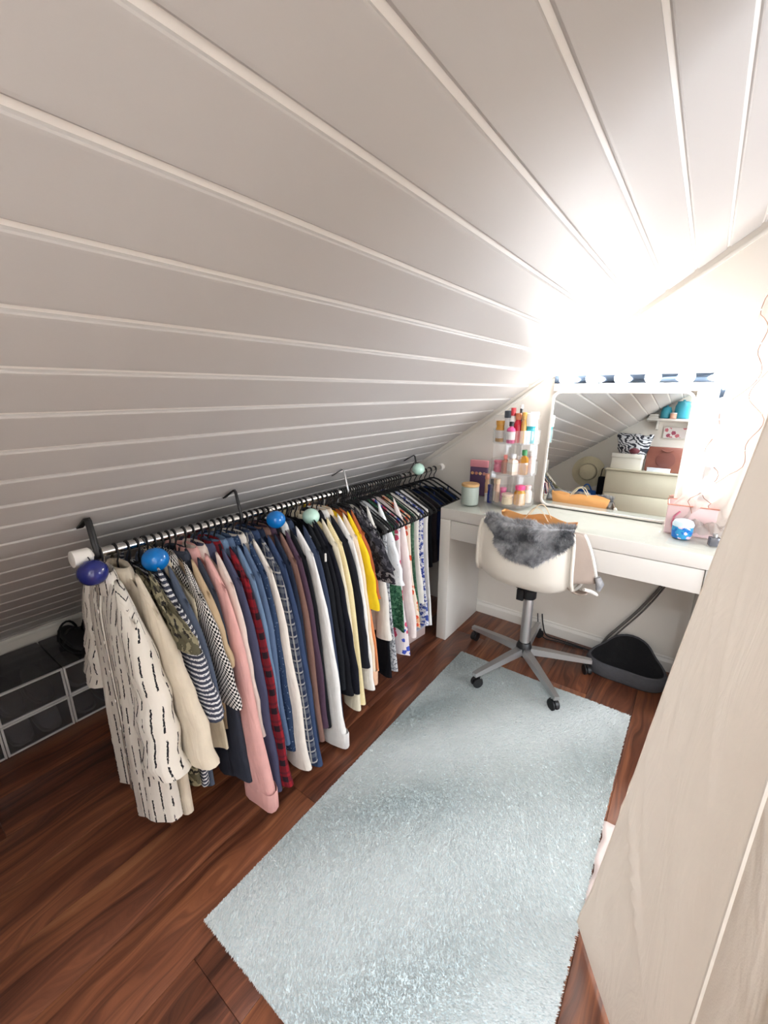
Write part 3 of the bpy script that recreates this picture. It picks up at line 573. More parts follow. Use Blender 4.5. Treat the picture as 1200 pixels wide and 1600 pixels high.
for z in (0.19, 0.305, 0.42, 0.53):
    MB().sphere((0.395, -0.030, z), 0.031, 16, 10).build('bulb', kb2, mir)
    MB().lathe([(0.016, -0.012), (0.019, 0.0)], 16, (0.395, 0, z), axis='y').build('socket', m_alu, mir)

# ------------------------------------------------------------------ things on the desk
ZD = 0.7802
def candle():
    t = thing('candle_jar', 'grey-green candle jar with a wooden lid at the desk left end', 'candle', (-0.945, 2.045, ZD))
    MB().lathe([(0.040, 0), (0.045, 0.004), (0.046, 0.012), (0.046, 0.098), (0.043, 0.10)], 28).build('jar', M('jar_glaze', (176, 186, 176), 0.3), t)
    MB().lathe([(0.043, 0.1005), (0.047, 0.102), (0.047, 0.112), (0.044, 0.115)], 28).build('lid', M('lid_wood', (206, 164, 110), 0.55, noise=0.2, nscale=60), t)
candle()
def bottle(x, y, z, r, h, body, capc, label, kind='bottle', neck=0.35, caph=0.25, lab=None, sq=False, rough=0.15, group='toiletries in the clear organizer', tr=False):
    t = thing(kind, label, 'bottle' if kind == 'bottle' else 'tube', (x, y, z), rnd.uniform(0, 1), group)
    bm_ = clear('liq_' + kind + str(len(bpy.data.materials)), body, 0.08, 0.62) if tr else M('bot%d' % len(bpy.data.materials), body, rough)
    hb = h * (1 - caph); seg = 4 if sq else 18
    MB().lathe([(r * 0.9, 0), (r, 0.003), (r, hb * 0.82), (r * 0.85, hb * 0.92), (r * neck, hb), (r * neck, hb + 0.004)], seg).build('body', bm_, t)
    MB().lathe([(r * (neck + 0.15), hb + 0.0045), (r * (neck + 0.17), h - 0.002), (r * (neck + 0.1), h)], 16).build('cap', M('cap%d' % len(bpy.data.materials), capc, 0.35), t)
    if lab: MB().lathe([(r * 1.015, hb * 0.22), (r * 1.015, hb * 0.72)], seg, caps=(False, False)).build('label', M('lab%d' % len(bpy.data.materials), lab, 0.6, noise=0.15, nscale=120), t)
    return t
OX, OY = -0.765, 2.175
org = thing('cosmetics_organizer', 'clear three-tier round cosmetics organizer full of bottles on the desk', 'organizer', (OX, OY, ZD))
OR = 0.118
MB().lathe([(0.09, 0), (0.10, 0.002), (0.10, 0.010), (0.09, 0.012)], 32).build('turntable', m_clear, org)
ZT = (0.014, 0.172, 0.330)
for q, z in enumerate(ZT):
    MB().lathe([(OR - 0.002, z), (OR, z + 0.002), (OR, z + 0.005), (OR - 0.002, z + 0.006)], 36).build('shelf', m_clear, org)
    MB().lathe([(OR, z + 0.006), (OR, z + 0.07), (OR - 0.003, z + 0.07), (OR - 0.003, z + 0.006)], 36, caps=(False, False)).build('rail_wall', m_clear, org)
for a in range(4):
    q = a * PI / 2 + 0.6; MB().box(-0.0015, 0.0015, 0.02, OR - 0.004, 0.02, 0.47, 0.0004, mat=Matrix.Rotation(q, 4, 'Z')).build('divider', m_clear, org)
def ob(a, rr, tier, *args, **kw): return bottle(OX + rr * math.cos(a), OY + rr * math.sin(a), ZD + ZT[tier] + 0.0065, *args, **kw)
ob(3.75, 0.086, 2, 0.022, 0.105, (206, 150, 60), (196, 140, 50), 'amber bottle with a white label on the top tier of the organizer', lab=(240, 236, 228), neck=0.85)
ob(4.00, 0.048, 2, 0.024, 0.155, (226, 226, 226), (70, 76, 84), 'tall white bottle with a dark grey cap behind the amber one', neck=0.9)
ob(4.55, 0.050, 2, 0.016, 0.170, (236, 232, 230), (206, 60, 70), 'slim white spray bottle with a red top', neck=0.6)
ob(4.75, 0.092, 2, 0.021, 0.105, (224, 92, 150), (40, 40, 44), 'pink bottle with a black pump cap on the top tier', lab=(244, 240, 240), neck=0.4)
ob(5.10, 0.055, 2, 0.020, 0.145, (206, 40, 60), (200, 120, 80), 'red bottle with a copper cap on the top tier', neck=0.6)
ob(5.45, 0.080, 2, 0.013, 0.150, (214, 160, 70), (220, 170, 80), 'narrow golden bottle next to the teal tube', neck=0.7)
ob(5.35, 0.045, 2, 0.007, 0.185, (40, 38, 40), (238, 236, 232), 'thin black brush handle with a round white top', kind='brush', neck=1.0, caph=0.12)
ob(5.86, 0.088, 2, 0.024, 0.145, (60, 176, 190), (242, 242, 240), 'teal tube with a broad white top on the top tier', kind='tube', neck=1.0, caph=0.45)
ob(0.25, 0.080, 2, 0.020, 0.150, (240, 226, 206), (246, 244, 240), 'cream tube beside the teal one on the top tier', kind='tube', neck=0.9)
ob(3.8, 0.082, 1, 0.024, 0.060, (228, 112, 146), (226, 96, 132), 'round pink jar on the middle tier', neck=0.9, tr=False)
ob(4.1, 0.045, 1, 0.014, 0.070, (60, 58, 92), (216, 214, 210), 'tiny dark violet bottle on the middle tier', neck=0.6)
ob(4.45, 0.078, 1, 0.019, 0.095, (238, 170, 150), (232, 140, 130), 'rose perfume bottle on the middle tier', tr=True, sq=True)
ob(4.98, 0.088, 1, 0.027, 0.105, (244, 224, 206), (226, 226, 230), 'square blush perfume bottle with a silver cap', sq=True, lab=(248, 238, 228))
ob(5.60, 0.088, 1, 0.025, 0.125, (222, 160, 50), (62, 140, 84), 'amber perfume bottle with a green stopper', sq=True, tr=True)
ob(5.25, 0.050, 1, 0.018, 0.090, (232, 140, 100), (240, 236, 230), 'orange scent bottle behind the amber perfume', neck=0.5)
ob(0.30, 0.085, 1, 0.020, 0.110, (240, 214, 206), (248, 246, 244), 'pale pink bottle with a white ruffled top', neck=0.6)
ob(3.75, 0.086, 0, 0.012, 0.120, (240, 216, 200), (236, 200, 170), 'slim nude tube upright on the bottom tier', kind='tube', neck=0.9)
ob(4.10, 0.090, 0, 0.012, 0.125, (206, 170, 150), (214, 190, 160), 'slim champagne tube on the bottom tier', kind='tube', neck=0.9)
ob(4.05, 0.052, 0, 0.016, 0.075, (220, 110, 160), (230, 130, 170), 'little magenta pot deep in the bottom tier', neck=0.9)
ob(4.80, 0.080, 0, 0.028, 0.055, (244, 226, 190), (244, 214, 190), 'low cream jar at the front of the bottom tier', neck=0.9)
ob(5.55, 0.084, 0, 0.029, 0.100, (226, 170, 60), (230, 70, 130), 'honey coloured bottle with a magenta bow cap', neck=0.7, tr=True)
ob(0.20, 0.080, 0, 0.022, 0.09, (240, 230, 220), (240, 190, 190), 'pearl bottle at the back of the bottom tier', neck=0.6)
# palette, brush pot and lipsticks between candle and organizer
t = thing('makeup_palette', 'upright pink and violet makeup palette behind the candle jar', 'palette', (-1.0, 2.27, ZD), 0.1)
MB().box(-0.05, 0.05, -0.012, 0.012, 0, 0.165, 0.002).build('case', M('palette_violet', (88, 60, 92), 0.4), t)
MB().box(-0.052, 0.052, -0.0135, 0.0135, 0.166, 0.205, 0.002).build('lid_edge', M('palette_pink', (226, 150, 160), 0.45), t)
for i in range(4): MB().lathe([(0.009, -0.0145), (0.009, -0.012)], 12, (-0.035 + 0.023 * i, 0, 0.13), axis='y').build('pan', M('pan%d' % i, [(226, 170, 120), (206, 130, 110), (236, 196, 150), (214, 150, 140)][i], 0.6), t)
bottle(-0.885, 2.20, ZD, 0.011, 0.12, (34, 34, 44), (40, 40, 52), 'black lip gloss tube standing by the candle jar', neck=0.9, group='loose cosmetics by the candle')
bottle(-0.875, 2.145, ZD, 0.013, 0.10, (48, 56, 140), (60, 60, 120), 'deep blue scent tube left of the organizer', neck=0.9, group='loose cosmetics by the candle')
bottle(-0.898, 2.155, ZD, 0.010, 0.045, (230, 226, 224), (210, 206, 206), 'little white pot behind the candle jar', neck=0.9, group='loose cosmetics by the candle')
bottle(-0.93, 2.23, ZD, 0.012, 0.14, (232, 190, 150), (230, 160, 130), 'peach foundation tube in front of the palette', neck=0.9, group='loose cosmetics by the candle')
# right-hand end of the desk
m_pinkbox = clear('pink_acrylic', (250, 232, 232), 0.06, 0.55)
t = thing('pink_cosmetic_box', 'open translucent pink box on the right of the desk', 'box', (0.018, 2.175, ZD), 0.05)
m = MB(); m.box(-0.085, 0.085, -0.06, 0.06, 0, 0.004, 0.001)
for (a, b, c, d2) in ((-0.085, 0.085, -0.06, -0.056), (-0.085, 0.085, 0.056, 0.06), (-0.085, -0.081, -0.0555, 0.0555), (0.081, 0.085, -0.0555, 0.0555)): m.box(a, b, c, d2, 0.0045, 0.125, 0.0008)
m.build('tray', m_pinkbox, t)
MB().tube([(-0.088, -0.062, 0.126), (0.088, -0.062, 0.126), (0.088, 0.062, 0.126), (-0.088, 0.062, 0.126)], 0.003, 6, closed=True).build('rim', M('rose_gold', (214, 150, 130), 0.3, 0.8), t)
MB().tube([(-0.055, -0.0615, 0.02), (-0.062, -0.0615, 0.045), (-0.058, -0.0615, 0.075), (-0.04, -0.0615, 0.10)], 0.004, 8).build('print', M('rose_print', (206, 120, 140), 0.5), t)
t = thing('blue_tub', 'round blue and white tub with a pale lid on the desk', 'tub', (0.0, 2.068, ZD))
MB().lathe([(0.028, 0), (0.034, 0.004), (0.037, 0.03), (0.037, 0.052)], 24).build('body', cloth('tub_print', (60, 150, 200), 'blotch', (40, 110, 190), (236, 200, 216), 1.2, 0.3), t)
MB().lathe([(0.0375, 0.0525), (0.038, 0.062), (0.032, 0.074), (0.015, 0.08)], 24).build('lid', M('tub_lid', (214, 234, 244), 0.3), t)
t = thing('perfume_cube', 'small smoky glass cube at the right front of the desk', 'bottle', (0.108, 2.03, ZD), 0.3)
MB().box(-0.018, 0.018, -0.014, 0.014, 0, 0.035, 0.003).build('body', clear('smoke_glass', (120, 120, 130), 0.1, 0.5), t); MB().lathe([(0.008, 0.0355), (0.008, 0.05)], 12).build('cap', m_alu, t)

# ------------------------------------------------------------------ sheer drape with fairy lights at the right end of the desk
def sheer_mat(name, c, tr):
    k = N(name); out = k.t.nodes['Material Output']; a = k.n('ShaderNodeBsdfTransparent'); b = k.n('ShaderNodeBsdfTranslucent'); d_ = k.n('ShaderNodeBsdfDiffuse')
    b.inputs[0].default_value = lin(c); d_.inputs[0].default_value = lin(c); m1 = k.n('ShaderNodeMixShader'); m1.inputs[0].default_value = 0.5; k.l(b.outputs[0], m1.inputs[1]); k.l(d_.outputs[0], m1.inputs[2])
    m2 = k.n('ShaderNodeMixShader'); m2.inputs[0].default_value = 1 - tr; k.l(a.outputs[0], m2.inputs[1]); k.l(m1.outputs[0], m2.inputs[2]); k.l(m2.outputs[0], out.inputs[0]); return k.m
m_sheer = sheer_mat('sheer_voile', (226, 218, 212), 0.40)
def sheer_pt(t, s):
    """t across 0..1, s down 0..1"""
    zt = Z0 + 0.7013 * (0.11 + 0.32 * t) - 0.03
    z = zt + (0.80 - zt) * s
    xl = 0.12 - 0.175 * max(0, (1.85 - z) / 1.0) ** 1.2
    x = xl + (0.46 - xl) * t
    y = 2.12 + 0.030 * math.sin(t * 26 + 1.5 * s) + 0.014 * math.sin(t * 61 + 4 * s) + 0.03 * s
    if s > 0.86: y += 0.02 * math.sin(t * 40 + s * 60); x += 0.012 * math.sin(s * 80 + t * 25)
    return (x, y, z)
sh = thing('sheer_curtain', 'white sheer drape hung with fairy lights at the desk right end', 'curtain', (0, 0, 0))
rows = [[sheer_pt(i / 60, j / 34) for i in range(61)] for j in range(35)]
MB().loft(rows, closed=False).build('voile', m_sheer, sh, smooth=True)
# crumpled foot of the drape, gathered on the desk
for q in range(3):
    rows = []
    for j in range(9):
        row = []
        for i in range(31):
            a = i / 30; x = 0.02 + 0.13 * a; y = 1.99 + 0.05 * q + 0.016 * math.sin(a * 19 + q * 2 + j * 0.7); z = ZD + 0.006 + (0.03 + 0.028 * abs(math.sin(a * 8 + q * 1.7))) * math.sin(PI * j / 8) + 0.02 * q * 0.5
            row.append((x + 0.006 * math.sin(j * 2 + a * 14), y + 0.035 * (j / 8 - 0.5), z))
        rows.append(row)
    if q == 2: MB().loft(rows, closed=False).build('gathered_hem', m_sheer, sh, smooth=True)
fw = thing('fairy_lights', 'thin copper fairy light wire looping down the sheer drape', 'lights', (0, 0, 0))
m_wire = M('copper_wire', (150, 110, 92), 0.4, 0.6); kf = M('fairy_bulb', (250, 246, 236), 0.2)
for q in range(4):
    pts = []
    for i in range(60):
        s = i / 59 * 0.93; t_ = 0.10 + 0.17 * q + 0.07 * math.sin(s * 17 + q * 2.3) + 0.04 * math.sin(s * 41 + q)
        p = sheer_pt(max(0.01, min(0.95, t_)), s); pts.append((p[0], p[1] - 0.012, p[2]))
    MB().tube(pts, 0.0013, 5).build('wire', m_wire, fw)
    for i in range(4, 60, 7): MB().sphere(tuple(c + o for c, o in zip(pts[i], (0, -0.003, 0))), 0.0035, 8, 6).build('bulb', kf, fw)

# ------------------------------------------------------------------ beige curtain panels along the right-hand side
def curtain_mat():
    k = N('curtain_cotton'); uv = k.co('UV'); a = lin((232, 220, 206))
    k.l(k.mix(k.noise(uv, 8, 3), tuple(q * 0.95 for q in a[:3]) + (1,), tuple(q * 1.04 for q in a[:3]) + (1,)), k.b.inputs['Base Color']); k.b.inputs['Roughness'].default_value = 0.9; k.b.inputs['Specular IOR Level'].default_value = 0.15
    k.b.inputs['Transmission Weight'].default_value = 0.0
    wr = k.noise(k.mapv(uv, (9, 3.0, 1)), 1.0, 4, 0.55, 1.2); fi = k.noise(k.mapv(uv, (600, 600, 1)), 1.0, 2)
    k.bump(k.math('ADD', wr, k.math('MULTIPLY', fi, 0.03)), 0.6, 0.014)
    tl = k.n('ShaderNodeBsdfTranslucent'); tl.inputs[0].default_value = lin((240, 226, 208)); mx = k.n('ShaderNodeMixShader'); mx.inputs[0].default_value = 0.20
    k.l(k.b.outputs[0], mx.inputs[1]); k.l(tl.outputs[0], mx.inputs[2]); k.l(mx.outputs[0], k.t.nodes['Material Output'].inputs[0]); return k.m
m_curt = curtain_mat()
def lerp_tab(tab, z):
    for (z0, v0), (z1, v1) in zip(tab, tab[1:]):
        if z <= z1: return v0 + (v1 - v0) * max(0, (z - z0)) / (z1 - z0)
    return tab[-1][1]
EDGE = [(0, -0.054), (0.03, -0.052), (0.15, -0.034), (0.39, -0.010), (0.79, 0.026), (1.09, 0.057), (1.32, 0.082), (2.1, 0.15)]
SLP = [(0, 0.62), (0.2, 0.46), (0.4, 0.32), (1.0, 0.13), (1.3, 0.10), (2.1, 0.10)]
def far_pt(t, z):
    dY = 0.85 * t; y = 0.93 - dY
    x = lerp_tab(EDGE, z) + dY * lerp_tab(SLP, z)
    x += 0.010 * abs(math.sin(dY * 9 + z * 0.8)) * min(1, dY * 6) * (0.4 + 0.5 * abs(z - 0.9))
    # pulled folds low down where the cloth bears on something behind it
    for (yc, zc, an, ln, am, wd_) in ((0.80, 0.42, 0.55, 0.16, 0.007, 0.010), (0.76, 0.40, 0.5, 0.14, 0.006, 0.008), (0.72, 0.36, 0.62, 0.12, 0.007, 0.010), (0.84, 0.55, 0.9, 0.15, 0.004, 0.008), (0.87, 0.40, 0.6, 0.12, 0.004, 0.007), (0.70, 1.0, 1.1, 0.3, 0.004, 0.010), (0.82, 1.02, 1.0, 0.14, 0.003, 0.007), (0.78, 0.95, 1.05, 0.12, 0.003, 0.007), (0.86, 0.86, 0.4, 0.06, 0.003, 0.006)):
        u = (y - yc) * math.cos(an) + (z - zc) * math.sin(an); v = -(y - yc) * math.sin(an) + (z - zc) * math.cos(an)
        x -= 0.8 * am * math.exp(-(u / ln) ** 2 - (v / wd_) ** 2)
    return (x, y, z)
c1 = thing('curtain', 'plain beige curtain panel hanging along the right, pulled folds near its foot', 'curtain', (0, 0, 0))
def hem_z(t): return 0.012
rows, uvs = [], []
for j in range(121):
    for_z = 0.012 + 2.03 * (j / 120) ** 1.0; row = []
    for i in range(91):
        t_ = (i / 90) ** 1.3
        z = for_z; p = far_pt(t_, z); zc = Z0 + 0.7013 * p[0] - 0.012; p = (p[0], p[1], min(z, zc)); row.append(p); uvs.append((p[1], p[2]))
    rows.append(row)
MB().loft(rows, closed=False, uvs=uvs).build('panel', m_curt, c1, smooth=True)
rg = []
for j in range(60):
    z = 0.012 + 1.95 * j / 59; p = far_pt(0, z); rg.append((p[0], p[1] + 0.001, p[2]))
MB().tube(rg, 0.0022, 6).build('hem', m_curt, c1)
# pale sheet standing in for light glare on the floor behind the panel
t = thing('floor_glare', 'pinkish white sheet imitating light glare on the floor beside the rug', 'cloth', (0, 0, 0))
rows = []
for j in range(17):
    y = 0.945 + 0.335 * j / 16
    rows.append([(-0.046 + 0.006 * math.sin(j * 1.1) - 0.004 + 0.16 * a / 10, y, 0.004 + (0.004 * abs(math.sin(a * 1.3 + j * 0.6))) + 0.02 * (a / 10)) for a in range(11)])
MB().loft(rows, closed=False).build('underlayer', M('glare_tint', (240, 222, 216), 0.85, noise=0.04), t, smooth=True, solid=0.002)
c2 = thing('curtain', 'near beige curtain panel overlapping the other, straight bright hem edge', 'curtain', (0, 0, 0))
rows, uvs = [], []
for j in range(60):
    z = 0.02 + 2.0 * j / 59; row = []
    for i in range(25):
        dY = 0.26 * i / 24; y = 0.352 - dY; x = 0.079 + 0.20 * dY + 0.006 * math.sin(dY * 30) * min(1, dY * 20); row.append((x, y, min(z, Z0 + 0.7013 * x - 0.012))); uvs.append((y, z))
    rows.append(row)
MB().loft(rows, closed=False, uvs=uvs).build('panel', m_curt, c2, smooth=True)
MB().tube([(0.0795, 0.3525, 0.02 + 1.95 * j / 30) for j in range(31)], 0.0028, 8).build('hem', m_curt, c2)

# ------------------------------------------------------------------ swivel chair
CX, CY = -0.553, 1.945
ch = thing('swivel_chair', 'white shell swivel chair on a grey five-star base, facing the desk', 'chair', (CX, CY, 0))
m_shell = M('shell_plastic', (236, 230, 218), 0.4)
prof = [(-0.205, 0.808, 0.205), (-0.214, 0.76, 0.214), (-0.220, 0.70, 0.218), (-0.218, 0.63, 0.220), (-0.205, 0.565, 0.222), (-0.175, 0.515, 0.224), (-0.12, 0.487, 0.226), (-0.03, 0.476, 0.230), (0.08, 0.474, 0.230), (0.16, 0.474, 0.225), (0.205, 0.466, 0.215), (0.225, 0.450, 0.205)]
rings = []; NA = 22
for i, (y, z, hwd) in enumerate(prof):
    j0, j1 = max(0, i - 1), min(len(prof) - 1, i + 1); ty, tz = prof[j1][0] - prof[j0][0], prof[j1][1] - prof[j0][1]; L = math.hypot(ty, tz)
    ny, nz = -tz / L, ty / L           # towards the sitter
    row = []
    for a in range(NA + 1):
        u = -1 + 2 * a / NA; c = abs(u)
        bow = 0.075 * c ** 3.2 * (1 if i < 9 else 0.5) - (0.030 * max(0, (c - 0.88) / 0.12) ** 1.5)
        row.append((u * hwd * (1 - 0.04 * c ** 6), y + ny * bow, z + nz * bow))
    rings.append(row)
MB().loft(rings, closed=False).build('shell', m_shell, ch, smooth=True, solid=0.010)
for sgn in (-1, 1):
    e = [r[0 if sgn < 0 else -1] for r in rings]; MB().tube(e, 0.0085, 10).build('rim', m_shell, ch)
MB().tube(rings[0], 0.007, 8).build('rim', m_shell, ch)
MB().box(-0.05, 0.05, -0.06, 0.06, 0.447, 0.462, 0.004).build('mount_plate', m_black, ch)
MB().lathe([(0.03, 0.385), (0.034, 0.39), (0.034, 0.43), (0.05, 0.446)], 18).box(-0.055, -0.02, -0.03, 0.03, 0.37, 0.43, 0.004).build('tilt_mechanism', m_black, ch)
MB().tube([(0.03, 0.06, 0.435), (0.10, 0.07, 0.44), (0.14, 0.07, 0.44)], [0.005, 0.005, 0.009], 8).build('lever', m_black, ch)
MB().lathe([(0.025, 0.12), (0.025, 0.36), (0.020, 0.384)], 20).build('gas_column', m_alu, ch)
MB().lathe([(0.030, 0.062), (0.038, 0.07), (0.038, 0.115), (0.030, 0.14), (0.027, 0.142)], 20).build('hub', m_black, ch)
for (tx, ty, zb) in ((-0.85, 2.005, 0), (-0.672, 1.632, 0.011), (-0.325, 1.695, 0.011), (-0.265, 2.06, 0), (-0.575, 2.255, 0)):
    dx, dy = tx - CX, ty - CY; L = math.hypot(dx, dy); an = math.atan2(dy, dx); Rm = Matrix.Rotation(an, 4, 'Z')
    pr = []
    for d_, hw_, z0_, z1_ in ((0.03, 0.021, 0.078, 0.112), (0.12, 0.020, 0.078, 0.108), (L - 0.02, 0.015, 0.072, 0.094), (L + 0.012, 0.014, 0.072, 0.090)):
        pr.append([tuple(Rm @ Vector(p)) for p in ((d_, -hw_, z0_), (d_, -hw_ * 0.8, z1_), (d_, hw_ * 0.8, z1_), (d_, hw_, z0_))])
    leg = MB().loft(pr).build('leg', m_alu, ch, smooth=False)
    cs = MB(); sw = rnd.uniform(0, PI); T = Matrix.Translation((dx, dy, 0)) @ Matrix.Rotation(sw, 4, 'Z')
    for yy in (-0.017, 0.006):
        rings_ = []
        for r_, h_ in ((0.012, yy), (0.024, yy + 0.001), (0.025, yy + 0.003), (0.025, yy + 0.009), (0.012, yy + 0.011)):
            rings_.append([tuple(T @ Vector((r_ * math.cos(q * PI / 9) + 0.008, h_, r_ * math.sin(q * PI / 9) + 0.025 + zb))) for q in range(18)])
        cs.loft(rings_)
    hood = []
    for q in range(9):
        a = PI * q / 8; hood.append([tuple(T @ Vector((0.008 + 0.029 * math.cos(a), yv, 0.025 + zb + 0.029 * math.sin(a)))) for yv in (-0.006, 0.006)])
    vs = [p for h in hood for p in h]; cs.add(vs, [(2 * i, 2 * i + 1, 2 * i + 3, 2 * i + 2) for i in range(8)])
    cs.tube([tuple(T @ Vector((0, 0, 0.05 + zb))), tuple(T @ Vector((0, 0, 0.084)))], 0.007, 8)
    cs.build('caster', m_black, leg)
# grey fur throw over the chair back
thr = thing('sheepskin_throw', 'shaggy grey sheepskin with taupe backing draped over the chair back', 'throw', (CX, CY, 0))
def fur_mat():
    k = N('grey_fur'); o = k.co('Object'); f = k.noise(k.mapv(o, (14, 14, 14)), 1.0, 5, 0.65)
    r = k.n('ShaderNodeValToRGB'); k.l(f, r.inputs[0]); r.color_ramp.elements[0].position = 0.35; r.color_ramp.elements[0].color = lin((96, 98, 102)); r.color_ramp.elements[1].position = 0.66; r.color_ramp.elements[1].color = lin((206, 206, 208))
    k.l(r.outputs[0], k.b.inputs['Base Color']); k.b.inputs['Roughness'].default_value = 0.9; k.b.inputs['Specular IOR Level'].default_value = 0.15; return k.m
m_fur = fur_mat(); m_back = M('suede_backing', (158, 142, 130), 0.9, noise=0.08, nscale=14, bump=0.15); m_fleece = M('white_fleece', (226, 222, 214), 0.95, noise=0.1, nscale=90, bump=0.8, bscale=130, bdist=0.006)
def back_y(x, z):   # rear surface of the shell at height z
    for (y0, z0, _), (y1, z1, _) in zip(prof, prof[1:]):
        if z1 <= z <= z0: y = y0 + (y1 - y0) * (z0 - z) / (z0 - z1); break
    else: y = prof[0][0]
    c = min(1, abs(x) / 0.215); return y + 0.075 * c ** 3.2 - 0.030 * max(0, (c - 0.88) / 0.12) ** 1.5
def flap(u, s):     # u -1..1 across, s 0 (top, on the inside) .. 1 (hanging behind)
    x = u * 0.185 + 0.012
    dep = 0.155 * max(0.0, 1 - abs(u - 0.08) ** 2.2)
    if s < 0.3:
        q = s / 0.3; z = 0.775 + 0.048 * q; y = back_y(x, 0.79) + 0.028 * (1 - q) + 0.008
    else:
        q = (s - 0.3) / 0.7; z = 0.822 - (dep + 0.01) * q; y = back_y(x, min(0.805, z)) - 0.013 - 0.004 * math.sin(PI * q)
    return Vector((x, y, z))
g = [[tuple(flap(-1 + 2 * i / 24, j / 16)) for i in range(25)] for j in range(17)]
MB().loft(g, closed=False).build('hide', m_fur, thr, smooth=True, solid=0.005)
nf = 26000; rs = np.random.RandomState(5); rt = np.empty((nf, 3)); nm_ = np.empty((nf, 3))
uu, s_ = rs.uniform(-0.99, 0.99, nf), rs.uniform(0.2, 1.0, nf)
for i in range(nf):
    p = flap(uu[i], s_[i]); rt[i] = p; nm_[i] = (0, -0.8, 0.25) if s_[i] > 0.33 else (0, 0.1, 1)
lean = np.stack([0.55 * np.sin(rt[:, 0] * 38 + 1.0) + 0.5 * np.sin(rt[:, 2] * 60), np.zeros(nf), -0.75 * (s_ > 0.33) + 0.3 * np.sin(rt[:, 0] * 50)], 1)
tri_mesh('fur', blades(rt, nm_ * 0.55, 0.026, 0.0032, lean, rs, 0.4), m_fur, thr)
# side of the hide that hangs past the chair, suede outwards, fleece along the edge
rows = []
for j in range(13):
    s = j / 12; z = 0.806 - 0.235 * s; row = []
    for i in range(9):
        a = i / 8; x0, y0 = 0.196 - 0.004 * s, -0.172 + 0.02 * s; x1, y1 = 0.222 + 0.072 * s ** 0.75, -0.085 + 0.03 * s
        row.append((x0 + (x1 - x0) * a, y0 + (y1 - y0) * a - 0.012 * math.sin(PI * a) * s, z - 0.020 * a * (1 - s) + 0.004 * math.sin(a * 5 + s * 6)))
    rows.append(row)
MB().loft(rows, closed=False).build('suede_side', m_back, thr, smooth=True, solid=0.006)
MB().tube([Vector(r[-1]) for r in rows], [0.009] * 13, 8).build('fleece_edge', m_fleece, thr)
rows = [[(0.190 + 0.085 * i / 8, -0.148 + 0.085 * j / 6, 0.560 - 0.018 * math.sin(PI * i / 8) - 0.02 * (j / 6) - 0.012 * i / 8) for i in range(9)] for j in range(7)]
MB().loft(rows, closed=False).build('suede_fold', m_back, thr, smooth=True, solid=0.006)
MB().tube([(0.262, -0.15, 0.566), (0.285, -0.12, 0.552), (0.300, -0.085, 0.530), (0.304, -0.07, 0.520)], [0.007, 0.008, 0.008, 0.005], 8).build('fleece_edge', m_fleece, thr)
MB().tube([(0.296, -0.068, 0.60), (0.308, -0.064, 0.57), (0.304, -0.062, 0.54)], [0.012, 0.017, 0.010], 10).build('fur_tip', m_fur, thr)
# kraft paper bag standing on the seat
bag = thing('paper_bag', 'brown kraft paper bag with string handles standing on the chair seat', 'bag', (CX + 0.03, CY - 0.090, 0.512))
m_kraft = M('kraft_paper', (212, 152, 92), 0.8, noise=0.08, nscale=20, bump=0.12, bscale=60)
def bag_ring(z, k_, jit):
    hx, hy = 0.105 + 0.055 * k_, 0.036 * (1 - 0.4 * k_); out = []
    for (sx, sy, ex, ey) in ((-1, -1, 1, -1), (1, -1, 1, 1), (1, 1, -1, 1), (-1, 1, -1, -1)):
        for i in range(8):
            a = i / 8; out.append(((sx + (ex - sx) * a) * hx, (sy + (ey - sy) * a) * hy + jit * 0.006 * math.sin((sx + (ex - sx) * a) * 7), z + jit * 0.010 * math.sin((sx + (ex - sx) * a) * 5 + sy)))
    return out
MB().loft([bag_ring(0, 0, 0), bag_ring(0.1, 0.1, 0), bag_ring(0.22, 0.5, 0.4), bag_ring(0.28, 0.85, 0.8), bag_ring(0.318, 1.0, 1)], (True, False)).build('body', m_kraft, bag, solid=0.0012)
for yy in (-0.024, 0.024):
    MB().tube([(-0.05 + 0.1 * i / 14, yy * (1 + 0.5 * math.sin(PI * i / 14)), 0.308 + 0.058 * math.sin(PI * i / 14)) for i in range(15)], 0.0022, 6).build('handle', M('paper_string', (226, 206, 176), 0.8), bag)

# ------------------------------------------------------------------ foot cushion and cables under the desk
fc = thing('foot_cushion', 'dark grey rounded cushion with a black hollow on the floor under the desk', 'cushion', (-0.115, 2.185, 0))
def tri_out(sc_, z, lift=0.0):
    out = []
    for i in range(40):
        a = 2 * PI * i / 40; r = (0.150 + 0.022 * math.cos(3 * (a - PI / 2)) ) * sc_
        x, y = r * math.cos(a) * 1.10, r * math.sin(a) * 0.82; out.append((x, y, z + lift * max(0, (y + 0.02) / 0.13)))
    return out
MB().loft([tri_out(0.93, 0.0), tri_out(1.0, 0.012), tri_out(1.02, 0.045, 0.03), tri_out(0.99, 0.072, 0.055), tri_out(0.95, 0.080, 0.06), tri_out(0.90, 0.076, 0.06)], (True, False)).build('rim', M('grey_felt', (74, 74, 78), 0.95, noise=0.15, nscale=80, bump=0.3), fc, smooth=True)
MB().loft([tri_out(0.90, 0.076, 0.06), tri_out(0.80, 0.060, 0.05), tri_out(0.55, 0.040, 0.03), tri_out(0.2, 0.034, 0.02), tri_out(0.02, 0.033, 0.02)], (False, True)).build('hollow', M('black_fleece', (20, 20, 23), 0.95, bump=0.5, bscale=120, bdist=0.004), fc, smooth=True)
